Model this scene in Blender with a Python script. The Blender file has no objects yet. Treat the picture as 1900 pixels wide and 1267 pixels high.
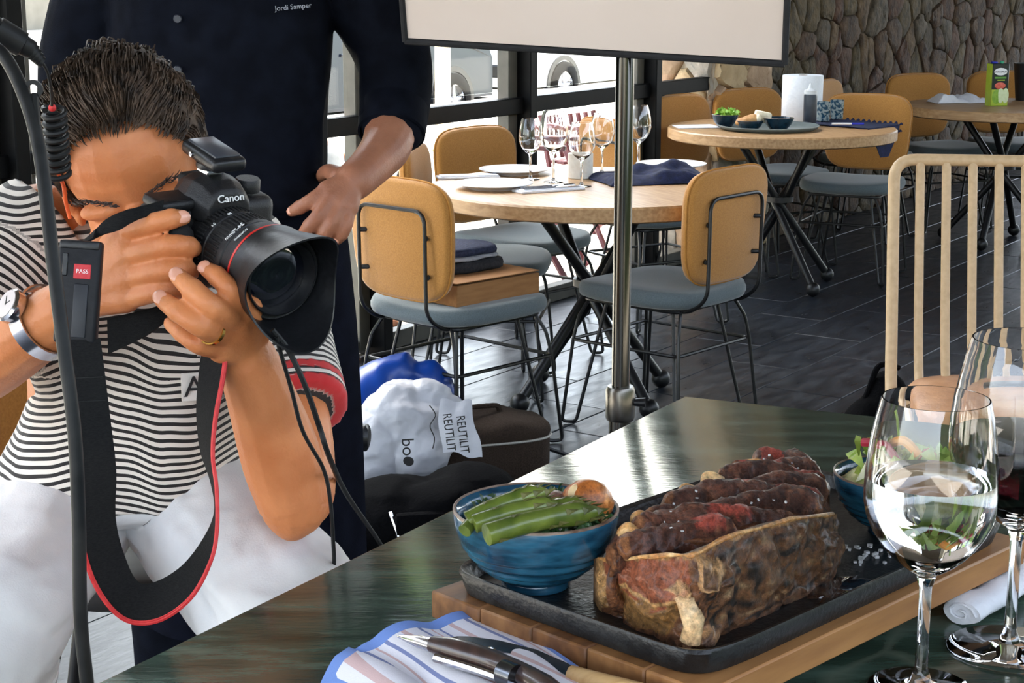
import bpy, bmesh, math, random
from math import sin, cos, pi, radians, sqrt, atan2
from mathutils import Vector, Matrix, noise
V = Vector
random.seed(7)
S = bpy.context.scene
COL = S.collection
# ---------------------------------------------------------------- camera
FP, TH, HC = 3150.0, radians(12.4), 1.47          # focal length in pixels, pitch down, eye height
cam = bpy.data.cameras.new('camera'); cam.sensor_width = 36.0; cam.lens = FP / 1900 * 36
cam.clip_start = .02; cam.clip_end = 400
camo = bpy.data.objects.new('camera', cam); COL.objects.link(camo)
camo.location = (0, 0, HC); camo.rotation_euler = (pi / 2 - TH, 0, 0); S.camera = camo
# ---------------------------------------------------------------- world, sun, exposure
W = bpy.data.worlds.new('sky'); S.world = W; W.use_nodes = True
wn = W.node_tree.nodes; wl = W.node_tree.links
sky = wn.new('ShaderNodeTexSky'); sky.sky_type = 'NISHITA'; sky.sun_disc = False
sky.sun_elevation = radians(48); sky.sun_rotation = radians(-35); sky.air_density = 1.0; sky.dust_density = 1.6
bg = wn['Background']; bg.inputs['Strength'].default_value = .5
hs = wn.new('ShaderNodeHueSaturation'); hs.inputs['Saturation'].default_value = .5; wl.new(sky.outputs[0], hs.inputs['Color']); wl.new(hs.outputs[0], bg.inputs[0])
sun = bpy.data.lights.new('sun', 'SUN'); sun.energy = 8.0; sun.angle = radians(.6); sun.color = (1, .95, .86)
suno = bpy.data.objects.new('sun', sun); COL.objects.link(suno)
suno.rotation_euler = V((-.24, -.385, -.85)).to_track_quat('-Z', 'Y').to_euler()
S.view_settings.view_transform = 'Standard'; S.view_settings.look = 'None'
S.view_settings.exposure = 1.55; S.view_settings.gamma = 1.0; S.view_settings.use_curve_mapping = False
try:
    S.cycles.max_bounces = 10; S.cycles.transparent_max_bounces = 16; S.cycles.caustics_reflective = False
    S.cycles.caustics_refractive = False; S.cycles.sample_clamp_indirect = 6
except Exception: pass
# ---------------------------------------------------------------- helpers
_c, _s = cos(TH), sin(TH)
def P(x, y, zc):                       # world point seen at pixel (x,y) at depth zc
    a = (x - 950) / FP; b = (y - 633.5) / FP
    return V((a * zc, zc * (_c - b * _s), HC + zc * (-_s - b * _c)))
def G(x, y, z):                        # world point at pixel (x,y) on height z
    b = (y - 633.5) / FP
    return P(x, y, (z - HC) / (-_s - b * _c))
def rgb(r, g, b):
    l = lambda c: (c / 255 / 12.92) if c / 255 <= .04045 else ((c / 255 + .055) / 1.055) ** 2.4
    return (l(r), l(g), l(b), 1)
MATS = {}
def mat(name, c, rough=.5, metal=0, c2=None, scale=20, bump=0, bscale=None, stretch=(1, 1, 1), detail=4, spec=.5,
        trans=0, ior=1.45, emis=None, estr=0, coat=0, sheen=0, sss=0, ramp=(.35, .65), rough2=None):
    if name in MATS: return MATS[name]
    m = bpy.data.materials.new(name); m.use_nodes = True; MATS[name] = m
    nt = m.node_tree; N = nt.nodes; L = nt.links; b = N['Principled BSDF']
    b.inputs['Base Color'].default_value = c; b.inputs['Roughness'].default_value = rough
    b.inputs['Metallic'].default_value = metal; b.inputs['Specular IOR Level'].default_value = spec
    b.inputs['Transmission Weight'].default_value = trans; b.inputs['IOR'].default_value = ior
    b.inputs['Coat Weight'].default_value = coat; b.inputs['Sheen Weight'].default_value = sheen
    if sss: b.inputs['Subsurface Weight'].default_value = sss; b.inputs['Subsurface Radius'].default_value = (.012, .005, .003); b.inputs['Subsurface Scale'].default_value = 1.0
    if emis: b.inputs['Emission Color'].default_value = emis; b.inputs['Emission Strength'].default_value = estr
    tc = N.new('ShaderNodeTexCoord'); mp = N.new('ShaderNodeMapping'); mp.inputs['Scale'].default_value = stretch
    L.new(tc.outputs['Object'], mp.inputs[0])
    nz = N.new('ShaderNodeTexNoise'); nz.inputs['Scale'].default_value = scale; nz.inputs['Detail'].default_value = detail
    L.new(mp.outputs[0], nz.inputs['Vector'])
    if c2:
        r = N.new('ShaderNodeValToRGB'); r.color_ramp.elements[0].position = ramp[0]; r.color_ramp.elements[1].position = ramp[1]
        r.color_ramp.elements[0].color = c; r.color_ramp.elements[1].color = c2
        L.new(nz.outputs[0], r.inputs[0]); L.new(r.outputs[0], b.inputs['Base Color'])
    if rough2 is not None:
        mr = N.new('ShaderNodeMapRange'); mr.inputs['To Min'].default_value = rough; mr.inputs['To Max'].default_value = rough2
        mr.inputs['From Min'].default_value = .3; mr.inputs['From Max'].default_value = .7
        L.new(nz.outputs[0], mr.inputs[0]); L.new(mr.outputs[0], b.inputs['Roughness'])
    if bump:
        bp = N.new('ShaderNodeBump'); bp.inputs['Strength'].default_value = bump; bp.inputs['Distance'].default_value = .01
        n2 = nz
        if bscale:
            n2 = N.new('ShaderNodeTexNoise'); n2.inputs['Scale'].default_value = bscale; n2.inputs['Detail'].default_value = 3; L.new(mp.outputs[0], n2.inputs['Vector'])
        L.new(n2.outputs[0], bp.inputs['Height']); L.new(bp.outputs[0], b.inputs['Normal'])
    return m
def glassmat(name, tint=(1, 1, 1, 1), rough=0.0, ior=1.45):
    m = mat(name, tint, rough, trans=1, ior=ior); return m
class MB:
    def __init__(s): s.v = []; s.f = []
    def add(s, v, f):
        o = len(s.v); s.v += [tuple(p) for p in v]; s.f += [tuple(i + o for i in q) for q in f]; return s
    def box(s, c, d, rot=None):
        c = V(c); R = rot or Matrix.Identity(3); h = [V((x * d[0] / 2, y * d[1] / 2, z * d[2] / 2)) for z in (-1, 1) for y in (-1, 1) for x in (-1, 1)]
        return s.add([c + R @ p for p in h], [(0, 2, 3, 1), (4, 5, 7, 6), (0, 1, 5, 4), (2, 6, 7, 3), (0, 4, 6, 2), (1, 3, 7, 5)])
    def rbox(s, c, d, r=.005, seg=2, rot=None):
        bm = bmesh.new(); bmesh.ops.create_cube(bm, size=1)
        for v in bm.verts: v.co = V((v.co.x * d[0], v.co.y * d[1], v.co.z * d[2]))
        bmesh.ops.bevel(bm, geom=bm.edges[:], offset=min(r, min(d) * .49), segments=seg, profile=.5, affect='EDGES')
        R = rot or Matrix.Identity(3); c = V(c); bm.verts.index_update()
        s.add([c + R @ v.co for v in bm.verts], [[v.index for v in f.verts] for f in bm.faces]); bm.free(); return s
    def tube(s, pts, r, n=8, closed=False, caps=True):
        pts = [V(p) for p in pts]; k = len(pts); rs = r if isinstance(r, (list, tuple)) else [r] * k
        tg = []
        for i in range(k):
            a = pts[(i - 1) % k] if (closed or i > 0) else pts[i]; b = pts[(i + 1) % k] if (closed or i < k - 1) else pts[i]
            t = (b - a); tg.append(t.normalized() if t.length > 1e-9 else V((0, 0, 1)))
        u = tg[0].orthogonal().normalized(); vs = []
        for i in range(k):
            u = (u - tg[i] * u.dot(tg[i])); u = u.normalized() if u.length > 1e-6 else tg[i].orthogonal().normalized()
            w = tg[i].cross(u)
            vs += [pts[i] + (u * cos(2 * pi * j / n) + w * sin(2 * pi * j / n)) * rs[i] for j in range(n)]
        fs = []
        for i in range(k if closed else k - 1):
            for j in range(n):
                a = i * n + j; b = i * n + (j + 1) % n; c2 = ((i + 1) % k) * n + (j + 1) % n; d = ((i + 1) % k) * n + j
                fs.append((a, b, c2, d))
        if caps and not closed: fs += [tuple(range(n))[::-1], tuple((k - 1) * n + j for j in range(n))]
        return s.add(vs, fs)
    def lathe(s, prof, n=32, c=(0, 0, 0), R=None, fn=None):
        c = V(c); R = R or Matrix.Identity(3); vs = []
        for (r, z) in prof:
            for j in range(n):
                a = 2 * pi * j / n; p = V((r * cos(a), r * sin(a), z))
                if fn: p = fn(p, a)
                vs.append(c + R @ p)
        k = len(prof); fs = [(i * n + j, i * n + (j + 1) % n, (i + 1) * n + (j + 1) % n, (i + 1) * n + j) for i in range(k - 1) for j in range(n)]
        if prof[0][0] > 1e-6 and prof[-1][0] > 1e-6: fs += [((k - 1) * n + j, (k - 1) * n + (j + 1) % n, (j + 1) % n, j) for j in range(n)]
        return s.add(vs, fs)
    def ell(s, c, r, R=None, nu=16, nv=10):
        c = V(c); R = R or Matrix.Identity(3)
        if not isinstance(r, (tuple, list)): r = (r, r, r)
        vs = [c + R @ V((0, 0, -r[2]))]
        for i in range(1, nv):
            t = -pi / 2 + pi * i / nv
            vs += [c + R @ V((r[0] * cos(t) * cos(2 * pi * j / nu), r[1] * cos(t) * sin(2 * pi * j / nu), r[2] * sin(t))) for j in range(nu)]
        vs.append(c + R @ V((0, 0, r[2]))); e = len(vs) - 1
        fs = [(0, 1 + (j + 1) % nu, 1 + j) for j in range(nu)]
        for i in range(nv - 2):
            o = 1 + i * nu; fs += [(o + j, o + (j + 1) % nu, o + nu + (j + 1) % nu, o + nu + j) for j in range(nu)]
        o = 1 + (nv - 2) * nu; fs += [(o + j, o + (j + 1) % nu, e) for j in range(nu)]
        return s.add(vs, fs)
    def loft(s, rings, caps=True, closed=False):
        n = len(rings[0]); k = len(rings); vs = [p for r in rings for p in r]
        fs = [(i * n + j, i * n + (j + 1) % n, ((i + 1) % k) * n + (j + 1) % n, ((i + 1) % k) * n + j) for i in range(k if closed else k - 1) for j in range(n)]
        if caps and not closed: fs += [tuple(range(n))[::-1], tuple((k - 1) * n + j for j in range(n))]
        return s.add(vs, fs)
    def sheet(s, fn, nu, nv, th=0):    # fn(u,v)->point ; optional thickness along normal
        g = [[V(fn(i / nu, j / nv)) for j in range(nv + 1)] for i in range(nu + 1)]
        vs = [p for r in g for p in r]; w = nv + 1
        fs = [(i * w + j, (i + 1) * w + j, (i + 1) * w + j + 1, i * w + j + 1) for i in range(nu) for j in range(nv)]
        if th:
            nn = []
            for i in range(nu + 1):
                for j in range(nv + 1):
                    a = g[min(i + 1, nu)][j] - g[max(i - 1, 0)][j]; b = g[i][min(j + 1, nv)] - g[i][max(j - 1, 0)]
                    q = a.cross(b); nn.append(q.normalized() if q.length > 1e-12 else V((0, 0, 1)))
            o = len(vs); vs2 = vs + [p - n_ * th for p, n_ in zip(vs, nn)]
            f2 = fs + [tuple(i + o for i in q)[::-1] for q in fs]
            bd = [(i, 0) for i in range(nu + 1)] + [(nu, j) for j in range(1, nv + 1)] + [(i, nv) for i in range(nu - 1, -1, -1)] + [(0, j) for j in range(nv - 1, 0, -1)]
            for k in range(len(bd)):
                a = bd[k][0] * w + bd[k][1]; b = bd[(k + 1) % len(bd)]; b = b[0] * w + b[1]
                f2.append((a, a + o, b + o, b))
            return s.add(vs2, f2)
        return s.add(vs, fs)
    def prism(s, poly, d):             # poly: list of points, extruded by vector d
        n = len(poly); d = V(d); p = [V(q) for q in poly]
        return s.add(p + [q + d for q in p], [tuple(range(n))[::-1], tuple(range(n, 2 * n))] + [(j, (j + 1) % n, n + (j + 1) % n, n + j) for j in range(n)])
    def mesh(s, name, m, smooth=True, angle=42):
        me = bpy.data.meshes.new(name); me.from_pydata(s.v, [], s.f); me.update()
        if smooth:
            me.polygons.foreach_set('use_smooth', [True] * len(me.polygons)); me.set_sharp_from_angle(angle=radians(angle))
        if m: me.materials.append(m)
        return me
    def build(s, name, m, parent=None, smooth=True, loc=None, rot=None, angle=42):
        bm = bmesh.new(); me0 = s.mesh(name, m, False); bm.from_mesh(me0); bmesh.ops.recalc_face_normals(bm, faces=bm.faces[:]); bm.to_mesh(me0); bm.free()
        if smooth:
            me0.polygons.foreach_set('use_smooth', [True] * len(me0.polygons)); me0.set_sharp_from_angle(angle=radians(angle))
        return ob(name, me0, parent, loc, rot)
def ob(name, me, parent=None, loc=None, rot=None):
    o = bpy.data.objects.new(name, me); COL.objects.link(o)
    if parent: o.parent = parent
    if loc is not None: o.location = loc
    if rot is not None: o.rotation_euler = rot
    return o
def tag(o, label, cat, group=None):
    o['label'] = label; o['category'] = cat
    if group: o['group'] = group
    return o
def thing(name, label, cat, loc=(0, 0, 0), rz=0, group=None):
    o = ob(name, None, None, loc, (0, 0, rz)); return tag(o, label, cat, group)
def struct(o): o['kind'] = 'structure'; return o
def dup(o, parent=None):
    c = o.copy(); COL.objects.link(c); c.parent = parent
    for ch in list(o.children): dup(ch, c)
    return c
def modified(o, mods):
    """apply modifiers: mods = list of (type, dict)"""
    for t, d in mods:
        m = o.modifiers.new(t, t)
        for k, v in d.items(): setattr(m, k, v)
    dg = bpy.context.evaluated_depsgraph_get(); dg.update()
    me = bpy.data.meshes.new_from_object(o.evaluated_get(dg)); old = o.data; o.modifiers.clear(); o.data = me; bpy.data.meshes.remove(old)
    me.polygons.foreach_set('use_smooth', [True] * len(me.polygons)); return o
def fuse(mb, name, m, parent, voxel, smooth=4, fac=.5, loc=None):
    o = mb.build(name, m, parent, smooth=False, loc=loc)
    modified(o, [('REMESH', dict(mode='VOXEL', voxel_size=voxel, use_smooth_shade=True)), ('SMOOTH', dict(iterations=smooth, factor=fac))])
    if not o.data.materials: o.data.materials.append(m)
    return o
def crom(pts, n=6, closed=False):      # Catmull-Rom
    pts = [V(p) for p in pts]; k = len(pts); out = []
    for i in range(k if closed else k - 1):
        p0 = pts[(i - 1) % k] if closed or i > 0 else pts[i]; p1 = pts[i]; p2 = pts[(i + 1) % k]; p3 = pts[(i + 2) % k] if closed or i + 2 < k else p2
        for j in range(n):
            t = j / n; out.append(.5 * ((2 * p1) + (p2 - p0) * t + (2 * p0 - 5 * p1 + 4 * p2 - p3) * t * t + (3 * p1 - p0 - 3 * p2 + p3) * t ** 3))
    if not closed: out.append(pts[-1])
    return out
def fillet(pts, r, n=5, closed=False):  # round polyline corners
    pts = [V(p) for p in pts]; k = len(pts); out = []
    for i in range(k):
        if not closed and i in (0, k - 1): out.append(pts[i]); continue
        a = pts[(i - 1) % k] - pts[i]; b = pts[(i + 1) % k] - pts[i]; d = min(r, a.length * .45, b.length * .45)
        p, q = pts[i] + a.normalized() * d, pts[i] + b.normalized() * d
        for j in range(n + 1):
            t = j / n; out.append(p * (1 - t) ** 2 + pts[i] * 2 * t * (1 - t) + q * t * t)
    return out
def ring(c, a, b, n=20, p=2.0):        # superellipse ring with axes a, b
    out = []
    for j in range(n):
        t = 2 * pi * j / n; ct, st = cos(t), sin(t)
        out.append(V(c) + V(a) * (abs(ct) ** (2 / p) * (1 if ct > 0 else -1)) + V(b) * (abs(st) ** (2 / p) * (1 if st > 0 else -1)))
    return out
def Rz(a): return Matrix.Rotation(a, 3, 'Z')
def text(body, name, m, parent, c, xdir, ydir, size, ext=.0003, font_scale=1):
    cu = bpy.data.curves.new(name, 'FONT'); cu.body = body; cu.size = size; cu.extrude = ext; cu.align_x = 'CENTER'; cu.align_y = 'CENTER'
    o = bpy.data.objects.new(name, cu); COL.objects.link(o)
    dg = bpy.context.evaluated_depsgraph_get(); dg.update()
    me = bpy.data.meshes.new_from_object(o.evaluated_get(dg)); bpy.data.objects.remove(o)
    x = V(xdir).normalized(); z = x.cross(V(ydir)).normalized(); y = z.cross(x)
    Mx = Matrix(((x.x * font_scale, y.x, z.x, c[0]), (x.y * font_scale, y.y, z.y, c[1]), (x.z * font_scale, y.z, z.z, c[2]), (0, 0, 0, 1))); me.transform(Mx)
    me.materials.clear(); me.materials.append(m); return ob(name, me, parent)
# ---------------------------------------------------------------- common materials
BLACKM = mat('black_powder_coat', rgb(14, 14, 15), .4, c2=rgb(20, 20, 21), scale=60)
BLACKP = mat('black_plastic', rgb(20, 21, 23), .38, c2=rgb(28, 29, 32), scale=200, bump=.05)
OAK = mat('pale_oak', rgb(158, 120, 80), .45, c2=rgb(184, 148, 106), scale=6, stretch=(14, 1, 14), bump=.04)
YEL = mat('mustard_fabric', rgb(166, 112, 46), .85, c2=rgb(182, 127, 58), scale=260, bump=.12, sheen=.3)
GREYB = mat('grey_blue_fabric', rgb(76, 87, 91), .85, c2=rgb(90, 101, 105), scale=300, bump=.1, sheen=.3)
WHITEC = mat('white_ceramic', rgb(232, 234, 238), .18, c2=rgb(240, 240, 243), scale=8)
STEEL = mat('polished_steel', rgb(200, 200, 204), .16, 1, c2=rgb(215, 215, 220), scale=40)
GLASS = glassmat('clear_glass', (1, 1, 1, 1), 0, 1.48)
CLOTHW = mat('white_cloth', rgb(236, 236, 240), .9, c2=rgb(226, 227, 233), scale=40, bump=.15, bscale=300)
NAVY = mat('navy_cloth', rgb(15, 22, 50), .9, c2=rgb(24, 33, 70), scale=60, bump=.2, bscale=300)
BLUEGLAZE = mat('blue_glazed_ceramic', rgb(15, 46, 66), .16, c2=rgb(44, 96, 122), scale=30, stretch=(1, 1, 4), bump=.05, coat=.4)
# ---------------------------------------------------------------- the setting
UW = (G(945, 580, 0) - G(690, 655, 0)); W0 = G(945, 580, 0); UW.z = 0; UW.normalize()    # direction of the glazed wall
NW = V((UW.y, -UW.x, 0))                                                                # towards the room
AW = atan2(UW.y, UW.x)
def wp(t, d=0, z=0): p = W0 + UW * t + NW * d; return V((p.x, p.y, z))
RZW = Rz(AW)
# floor tiles, aligned with the glazed wall
fl = MB(); fl.box((0, 0, -.06), (26, 8.1, .1))
cx = wp(0, 4.02)
floor = fl.build('floor', mat('floor_grout', rgb(22, 24, 27), .8, c2=rgb(30, 32, 35), scale=30), None, False, cx, (0, 0, AW)); struct(floor)
SLATE = mat('slate_tile', rgb(24, 28, 35), .26, c2=rgb(36, 41, 49), scale=5, stretch=(1.2, 4, 1), bump=.08, bscale=16, rough2=.42, spec=.45)
tm = MB().rbox((0, 0, 0), (.596, .296, .012), .002, 1).mesh('tile', SLATE, False)
stuff = MB(); cnt = 0; tiles = []
for i in range(-22, 23):
    for j in range(0, 26):
        x = i * .6 + (j % 2) * .3; y = -j * .3 - .16 + 4.02
        if abs(x) > 12.9: continue
        w = cx + RZW @ V((x, y, 0)); zc = w.y * _c + HC * _s
        vis = zc > 3.3 and -200 < (w.x / zc) * FP + 950 < 2150 and w.y > 3.9
        tiles.append((vis, w.y, x, y))
vis = sorted([t for t in tiles if t[0]], key=lambda t: t[1])[:300]; vs_ = set((t[2], t[3]) for t in vis)
for t in tiles:
    if (t[2], t[3]) in vs_:
        o = ob('tile', tm, floor, (t[2], t[3], -.006 + random.uniform(-.0006, .0006)))
    else: stuff.box((t[2], t[3], -.006), (.596, .296, .012))
st = stuff.build('tile_field', SLATE, floor, False); st['kind'] = 'stuff'
# ceiling, out of view; kept dark and cut short to shape the light
ce = MB().box((0, 0, 3.56), (26, 6.5, .12)); struct(ce.build('ceiling', mat('dark_ceiling', rgb(64, 58, 52), .9, c2=rgb(72, 66, 60), scale=3), None, False, wp(0, 3.0), (0, 0, AW)))
# glazed wall
FRAME = mat('black_window_frame', rgb(9, 9, 10), .5, c2=rgb(14, 14, 15), scale=25, spec=.12)
FRAMEG = mat('grey_window_frame', rgb(66, 64, 58), .45, c2=rgb(80, 77, 70), scale=12)
def pane_mat():
    m = bpy.data.materials.new('window_glass'); m.use_nodes = True; nt = m.node_tree; N = nt.nodes; L = nt.links
    N.remove(N['Principled BSDF']); t = N.new('ShaderNodeBsdfTransparent'); g = N.new('ShaderNodeBsdfGlossy'); g.inputs['Roughness'].default_value = .02
    fr = N.new("ShaderNodeLayerWeight"); fr.inputs[0].default_value = .5; fp = N.new("ShaderNodeMath"); fp.operation = "POWER"; fp.inputs[1].default_value = 5; L.new(fr.outputs["Facing"], fp.inputs[0]); fm_ = N.new("ShaderNodeMath"); fm_.operation = "MULTIPLY_ADD"; fm_.inputs[1].default_value = .4; fm_.inputs[2].default_value = .01; L.new(fp.outputs[0], fm_.inputs[0]); mx = N.new("ShaderNodeMixShader")
    nz = N.new('ShaderNodeTexNoise'); nz.inputs['Scale'].default_value = 1.5; rr = N.new('ShaderNodeMixRGB'); rr.inputs[1].default_value = (.93, .96, .95, 1); rr.inputs[2].default_value = (.97, .98, .97, 1)
    L.new(nz.outputs[0], rr.inputs[0]); L.new(rr.outputs[0], t.inputs[0])
    L.new(fm_.outputs[0], mx.inputs[0]); L.new(t.outputs[0], mx.inputs[1]); L.new(g.outputs[0], mx.inputs[2]); L.new(mx.outputs[0], N['Material Output'].inputs[0]); return m
PANE = pane_mat()
RAILZ = .900
post_t = [-6.2, -5.2, -4.1, -2.69, -.97, 0.05, 1.14, 2.34]
for k, t in enumerate(post_t):
    b = MB().rbox((0, 0, 1.75), (.055, .13, 3.5), .004, 1)
    struct(b.build('trim_%d' % (k + 1), FRAME, None, False, wp(t, .03), (0, 0, AW)))
hd = MB().rbox((0, 0, 0), (8.7, .12, .16), .004, 1); struct(hd.build('trim_20', FRAME, None, False, wp(-1.93, .03, 3.42), (0, 0, AW)))
for k in range(len(post_t) - 1):
    a, b = post_t[k] + .03, post_t[k + 1] - .03; L_ = b - a; mid = (a + b) / 2
    w = struct(ob('window_%d' % (k + 1), None, None, wp(mid), (0, 0, AW)))
    for nm, x in (('stile', -L_ / 2 + .035), ('stile', L_ / 2 - .035)):
        MB().rbox((x, 0, 1.68), (.065, .06, 3.3), .003, 1).build(nm, FRAMEG, w, False)
    MB().rbox((0, 0, .035), (L_ - .14, .06, .07), .003, 1).build('bottom_rail', FRAMEG, w, False)
    MB().rbox((0, 0, 3.29), (L_ - .14, .06, .07), .003, 1).build('top_rail', FRAMEG, w, False)
    MB().rbox((0, -.035, RAILZ), (L_ + .01, .05, .068), .003, 1).build('guard_rail', FRAME, w, False)
    MB().box((0, .012, .5), (L_ - .12, .006, .86)).build('pane', PANE, w, False)
    MB().box((0, .012, 2.11), (L_ - .12, .006, 2.3)).build('pane', PANE, w, False)
# second glazed side behind the viewer (open doors: posts only)
for k in range(9):
    b = MB().rbox((0, 0, 1.75), (.09, .12, 3.5), .004, 1)
    struct(b.build('trim_%d' % (30 + k), FRAME, None, False, wp(-5 + k * 1.3, 6.15), (0, 0, AW)))
struct(MB().box((0, 0, 0), (40, 14, .1)).build('floor_bounce_forecourt', mat('pale_bounce_forecourt', rgb(200, 192, 178), .9, c2=rgb(214, 206, 192), scale=2, bump=.1, bscale=50), None, False, wp(0, 15.1, -.075), (0, 0, AW)))  # unseen paving added to bounce warm light towards the room
hg = struct(ob('wall_sky_screen', None, None, wp(0, 13.5, -.03), (0, 0, AW)))  # unseen hedge added behind the viewer to block low front sky
hb = MB()
for i in range(40): hb.rbox((-19.5 + i, random.uniform(-.1, .1), 2.1), (1.04, 1.2, 4.2 + random.uniform(-.15, .15)), .2, 2)
hb.build('foliage', mat('sky_screen_green', rgb(38, 52, 26), .9, c2=rgb(62, 80, 40), scale=9, bump=1, bscale=30), hg)
for i in range(13): MB().tube([(-18 + i * 3, 0, 0), (-18 + i * 3, 0, 1.2)], .05, 6).build('trunk', mat('sky_screen_wood', rgb(70, 56, 42), .9, c2=rgb(84, 68, 52), scale=20), hg)
# stone wall: irregular stones set in mortar
T0, T1 = 2.37, 7.6
MORT = mat('brown_mortar', rgb(58, 47, 34), .95, c2=rgb(82, 68, 51), scale=14, bump=.5, bscale=40)
wall = MB().box(((T0 + T1) / 2, 0, 1.75), (T1 - T0, .3, 3.5)); wall = wall.build('wall_back', MORT, None, False, wp(0, -.11), (0, 0, AW)); struct(wall)
STONES = [mat('brown_stone_%s' % n, a, .85, c2=b, scale=16, bump=1.0, bscale=36, detail=9, ramp=(.34, .66)) for n, a, b in (
    ('umber', rgb(42, 30, 21), rgb(78, 58, 40)), ('olive', rgb(50, 42, 28), rgb(88, 74, 50)), ('rust', rgb(46, 29, 20), rgb(80, 54, 37)), ('grey', rgb(50, 43, 34), rgb(86, 75, 60)), ('sand', rgb(60, 46, 31), rgb(100, 80, 56)))]
def clip(poly, p, n):
    out = []
    for i in range(len(poly)):
        a, b = poly[i], poly[(i + 1) % len(poly)]; da = (a[0] - p[0]) * n[0] + (a[1] - p[1]) * n[1]; db = (b[0] - p[0]) * n[0] + (b[1] - p[1]) * n[1]
        if da <= 0: out.append(a)
        if da * db < 0: t = da / (da - db); out.append((a[0] + (b[0] - a[0]) * t, a[1] + (b[1] - a[1]) * t))
    return out
def voronoi(x0, x1, y0, y1, s, jit=.42, an=1.25, drop=0):
    nx, ny = int((x1 - x0) / (s)), int((y1 - y0) / (s * an)); pts = {}
    for i in range(-1, nx + 1):
        for j in range(-1, ny + 1):
            if random.random() < drop: continue
            pts[i, j] = (x0 + (i + .5 + random.uniform(-jit, jit)) * (x1 - x0) / nx, y0 + (j + .5 + random.uniform(-jit, jit) + (i % 2) * .3) * (y1 - y0) / ny)
    cells = []
    for (i, j), p in pts.items():
        poly = [(x0, y0), (x1, y0), (x1, y1), (x0, y1)]
        for di in range(-4, 5):
            for dj in range(-4, 5):
                q = pts.get((i + di, j + dj))
                if not q or q == p: continue
                m = ((p[0] + q[0]) / 2, (p[1] + q[1]) / 2); poly = clip(poly, m, (q[0] - p[0], q[1] - p[1]))
                if not poly: break
            if not poly: break
        if poly and len(poly) > 2: cells.append((p, poly))
    return cells
def stone_mesh(mb, p, poly, dep, axis=lambda x, y, z: (x, -z, y), gap=.007):
    c = (sum(q[0] for q in poly) / len(poly), sum(q[1] for q in poly) / len(poly)); out = []
    for i in range(len(poly)):
        a, b = poly[i], poly[(i + 1) % len(poly)]; d = sqrt((a[0] - b[0]) ** 2 + (a[1] - b[1]) ** 2)
        if d < .012: continue
        out += [(a[0] * .86 + b[0] * .14, a[1] * .86 + b[1] * .14), (a[0] * .5 + b[0] * .5 + random.uniform(-.1, .1) * d, a[1] * .5 + b[1] * .5 + random.uniform(-.06, .06) * d), (a[0] * .14 + b[0] * .86, a[1] * .14 + b[1] * .86)]
    if len(out) < 5: return False
    R = lambda k, h: [V(axis(c[0] + (q[0] - c[0]) * k, c[1] + (q[1] - c[1]) * k, h * (1 + random.uniform(-.25, .25) if h > .01 else 1))) for q in out]
    mb.loft([R(.985, -.02), R(.975, dep * .45), R(.91, dep), R(.5, dep * 1.12)]); return True
rest = MB(); ns = 0
for p, poly in voronoi(T0 + .05, T1, 0, 3.5, .165, .48, 1.0, .3):
    z = p[1]
    if z < 1.62 and ns < 290:
        mb = MB()
        if stone_mesh(mb, p, poly, random.uniform(.010, .024)):
            mb.build('stone', random.choice(STONES), wall, True, (0, -.15, 0), angle=60); ns += 1
    else: stone_mesh(rest, p, poly, .018)
for o in list(wall.children): o.location = (0, -.15, 0)
r_ = rest.build('stone_field', STONES[0], wall, True, (0, -.15, 0)); r_['kind'] = 'stuff'
# ---------------------------------------------------------------- outside: terrace, street, parked cars
PAVE = mat('pale_paving', rgb(206, 198, 184), .85, c2=rgb(222, 214, 200), scale=3, bump=.1, bscale=60)
struct(MB().box((0, 0, 0), (40, 9.4, .1)).build('floor_terrace', PAVE, None, False, wp(0, -4.8, -.075), (0, 0, AW)))
struct(MB().box((0, 0, 0), (90, 70, .1)).build('floor_street', mat('street_asphalt', rgb(150, 146, 140), .9, c2=rgb(166, 162, 156), scale=5, bump=.2, bscale=120), None, False, wp(0, -44, -.4), (0, 0, AW)))
struct(MB().box((0, 0, 0), (40, .35, .34)).build('trim_40', mat('kerb_stone', rgb(190, 186, 176), .85, c2=rgb(204, 200, 190), scale=9), None, False, wp(0, -9.6, -.2), (0, 0, AW)))
# far side of the street: trees, and a tall dull building added to screen the sky
fb = thing('building', 'tall grey-beige building added across the bright street to screen the sky', 'building', wp(4, -40, -.35), AW)
MB().box((0, 0, 10), (90, 6, 20)).build('wall', mat('darkened_render', rgb(134, 126, 114), .9, c2=rgb(146, 138, 126), scale=2), fb, False)
for k in range(80):
    MB().rbox((-38 + (k % 20) * 4, -3.02, 3.2 + 4.4 * (k // 20)), (1.6, .1, 2.0), .02, 1).build('window', mat('dark_window', rgb(60, 70, 78), .15, c2=rgb(70, 80, 88), scale=2), fb, False)
def tree(x, d, h, label):
    t = thing('street_tree', label, 'tree', wp(x, d, -.35))
    MB().tube([(0, 0, 0), (.05, 0, h * .3), (0, .05, h * .6)], [.14, .11, .07], 8).build('trunk', mat('bark', rgb(96, 82, 66), .9, c2=rgb(120, 104, 84), scale=12, bump=.5), t)
    mb = MB(); rr = random.Random(int(x * 10))
    for k in range(1500):
        v = V((rr.gauss(0, 1), rr.gauss(0, 1), rr.gauss(0, .8))); v = v.normalized() * (rr.random() ** .4) * h * .30; c = v + V((0, 0, h * .64)); s_ = rr.uniform(.2, .42)
        a = V((rr.gauss(0, 1), rr.gauss(0, 1), rr.gauss(0, 1))).normalized(); b = a.orthogonal().normalized()
        mb.add([c - a * s_, c + b * s_ * .5, c + a * s_, c - b * s_ * .5 + V((0, 0, .03))], [(0, 1, 2), (0, 2, 3)])
    mb.build('foliage', mat('leaf_green', rgb(96, 128, 56), .6, c2=rgb(150, 176, 88), scale=4), t, False)
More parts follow.
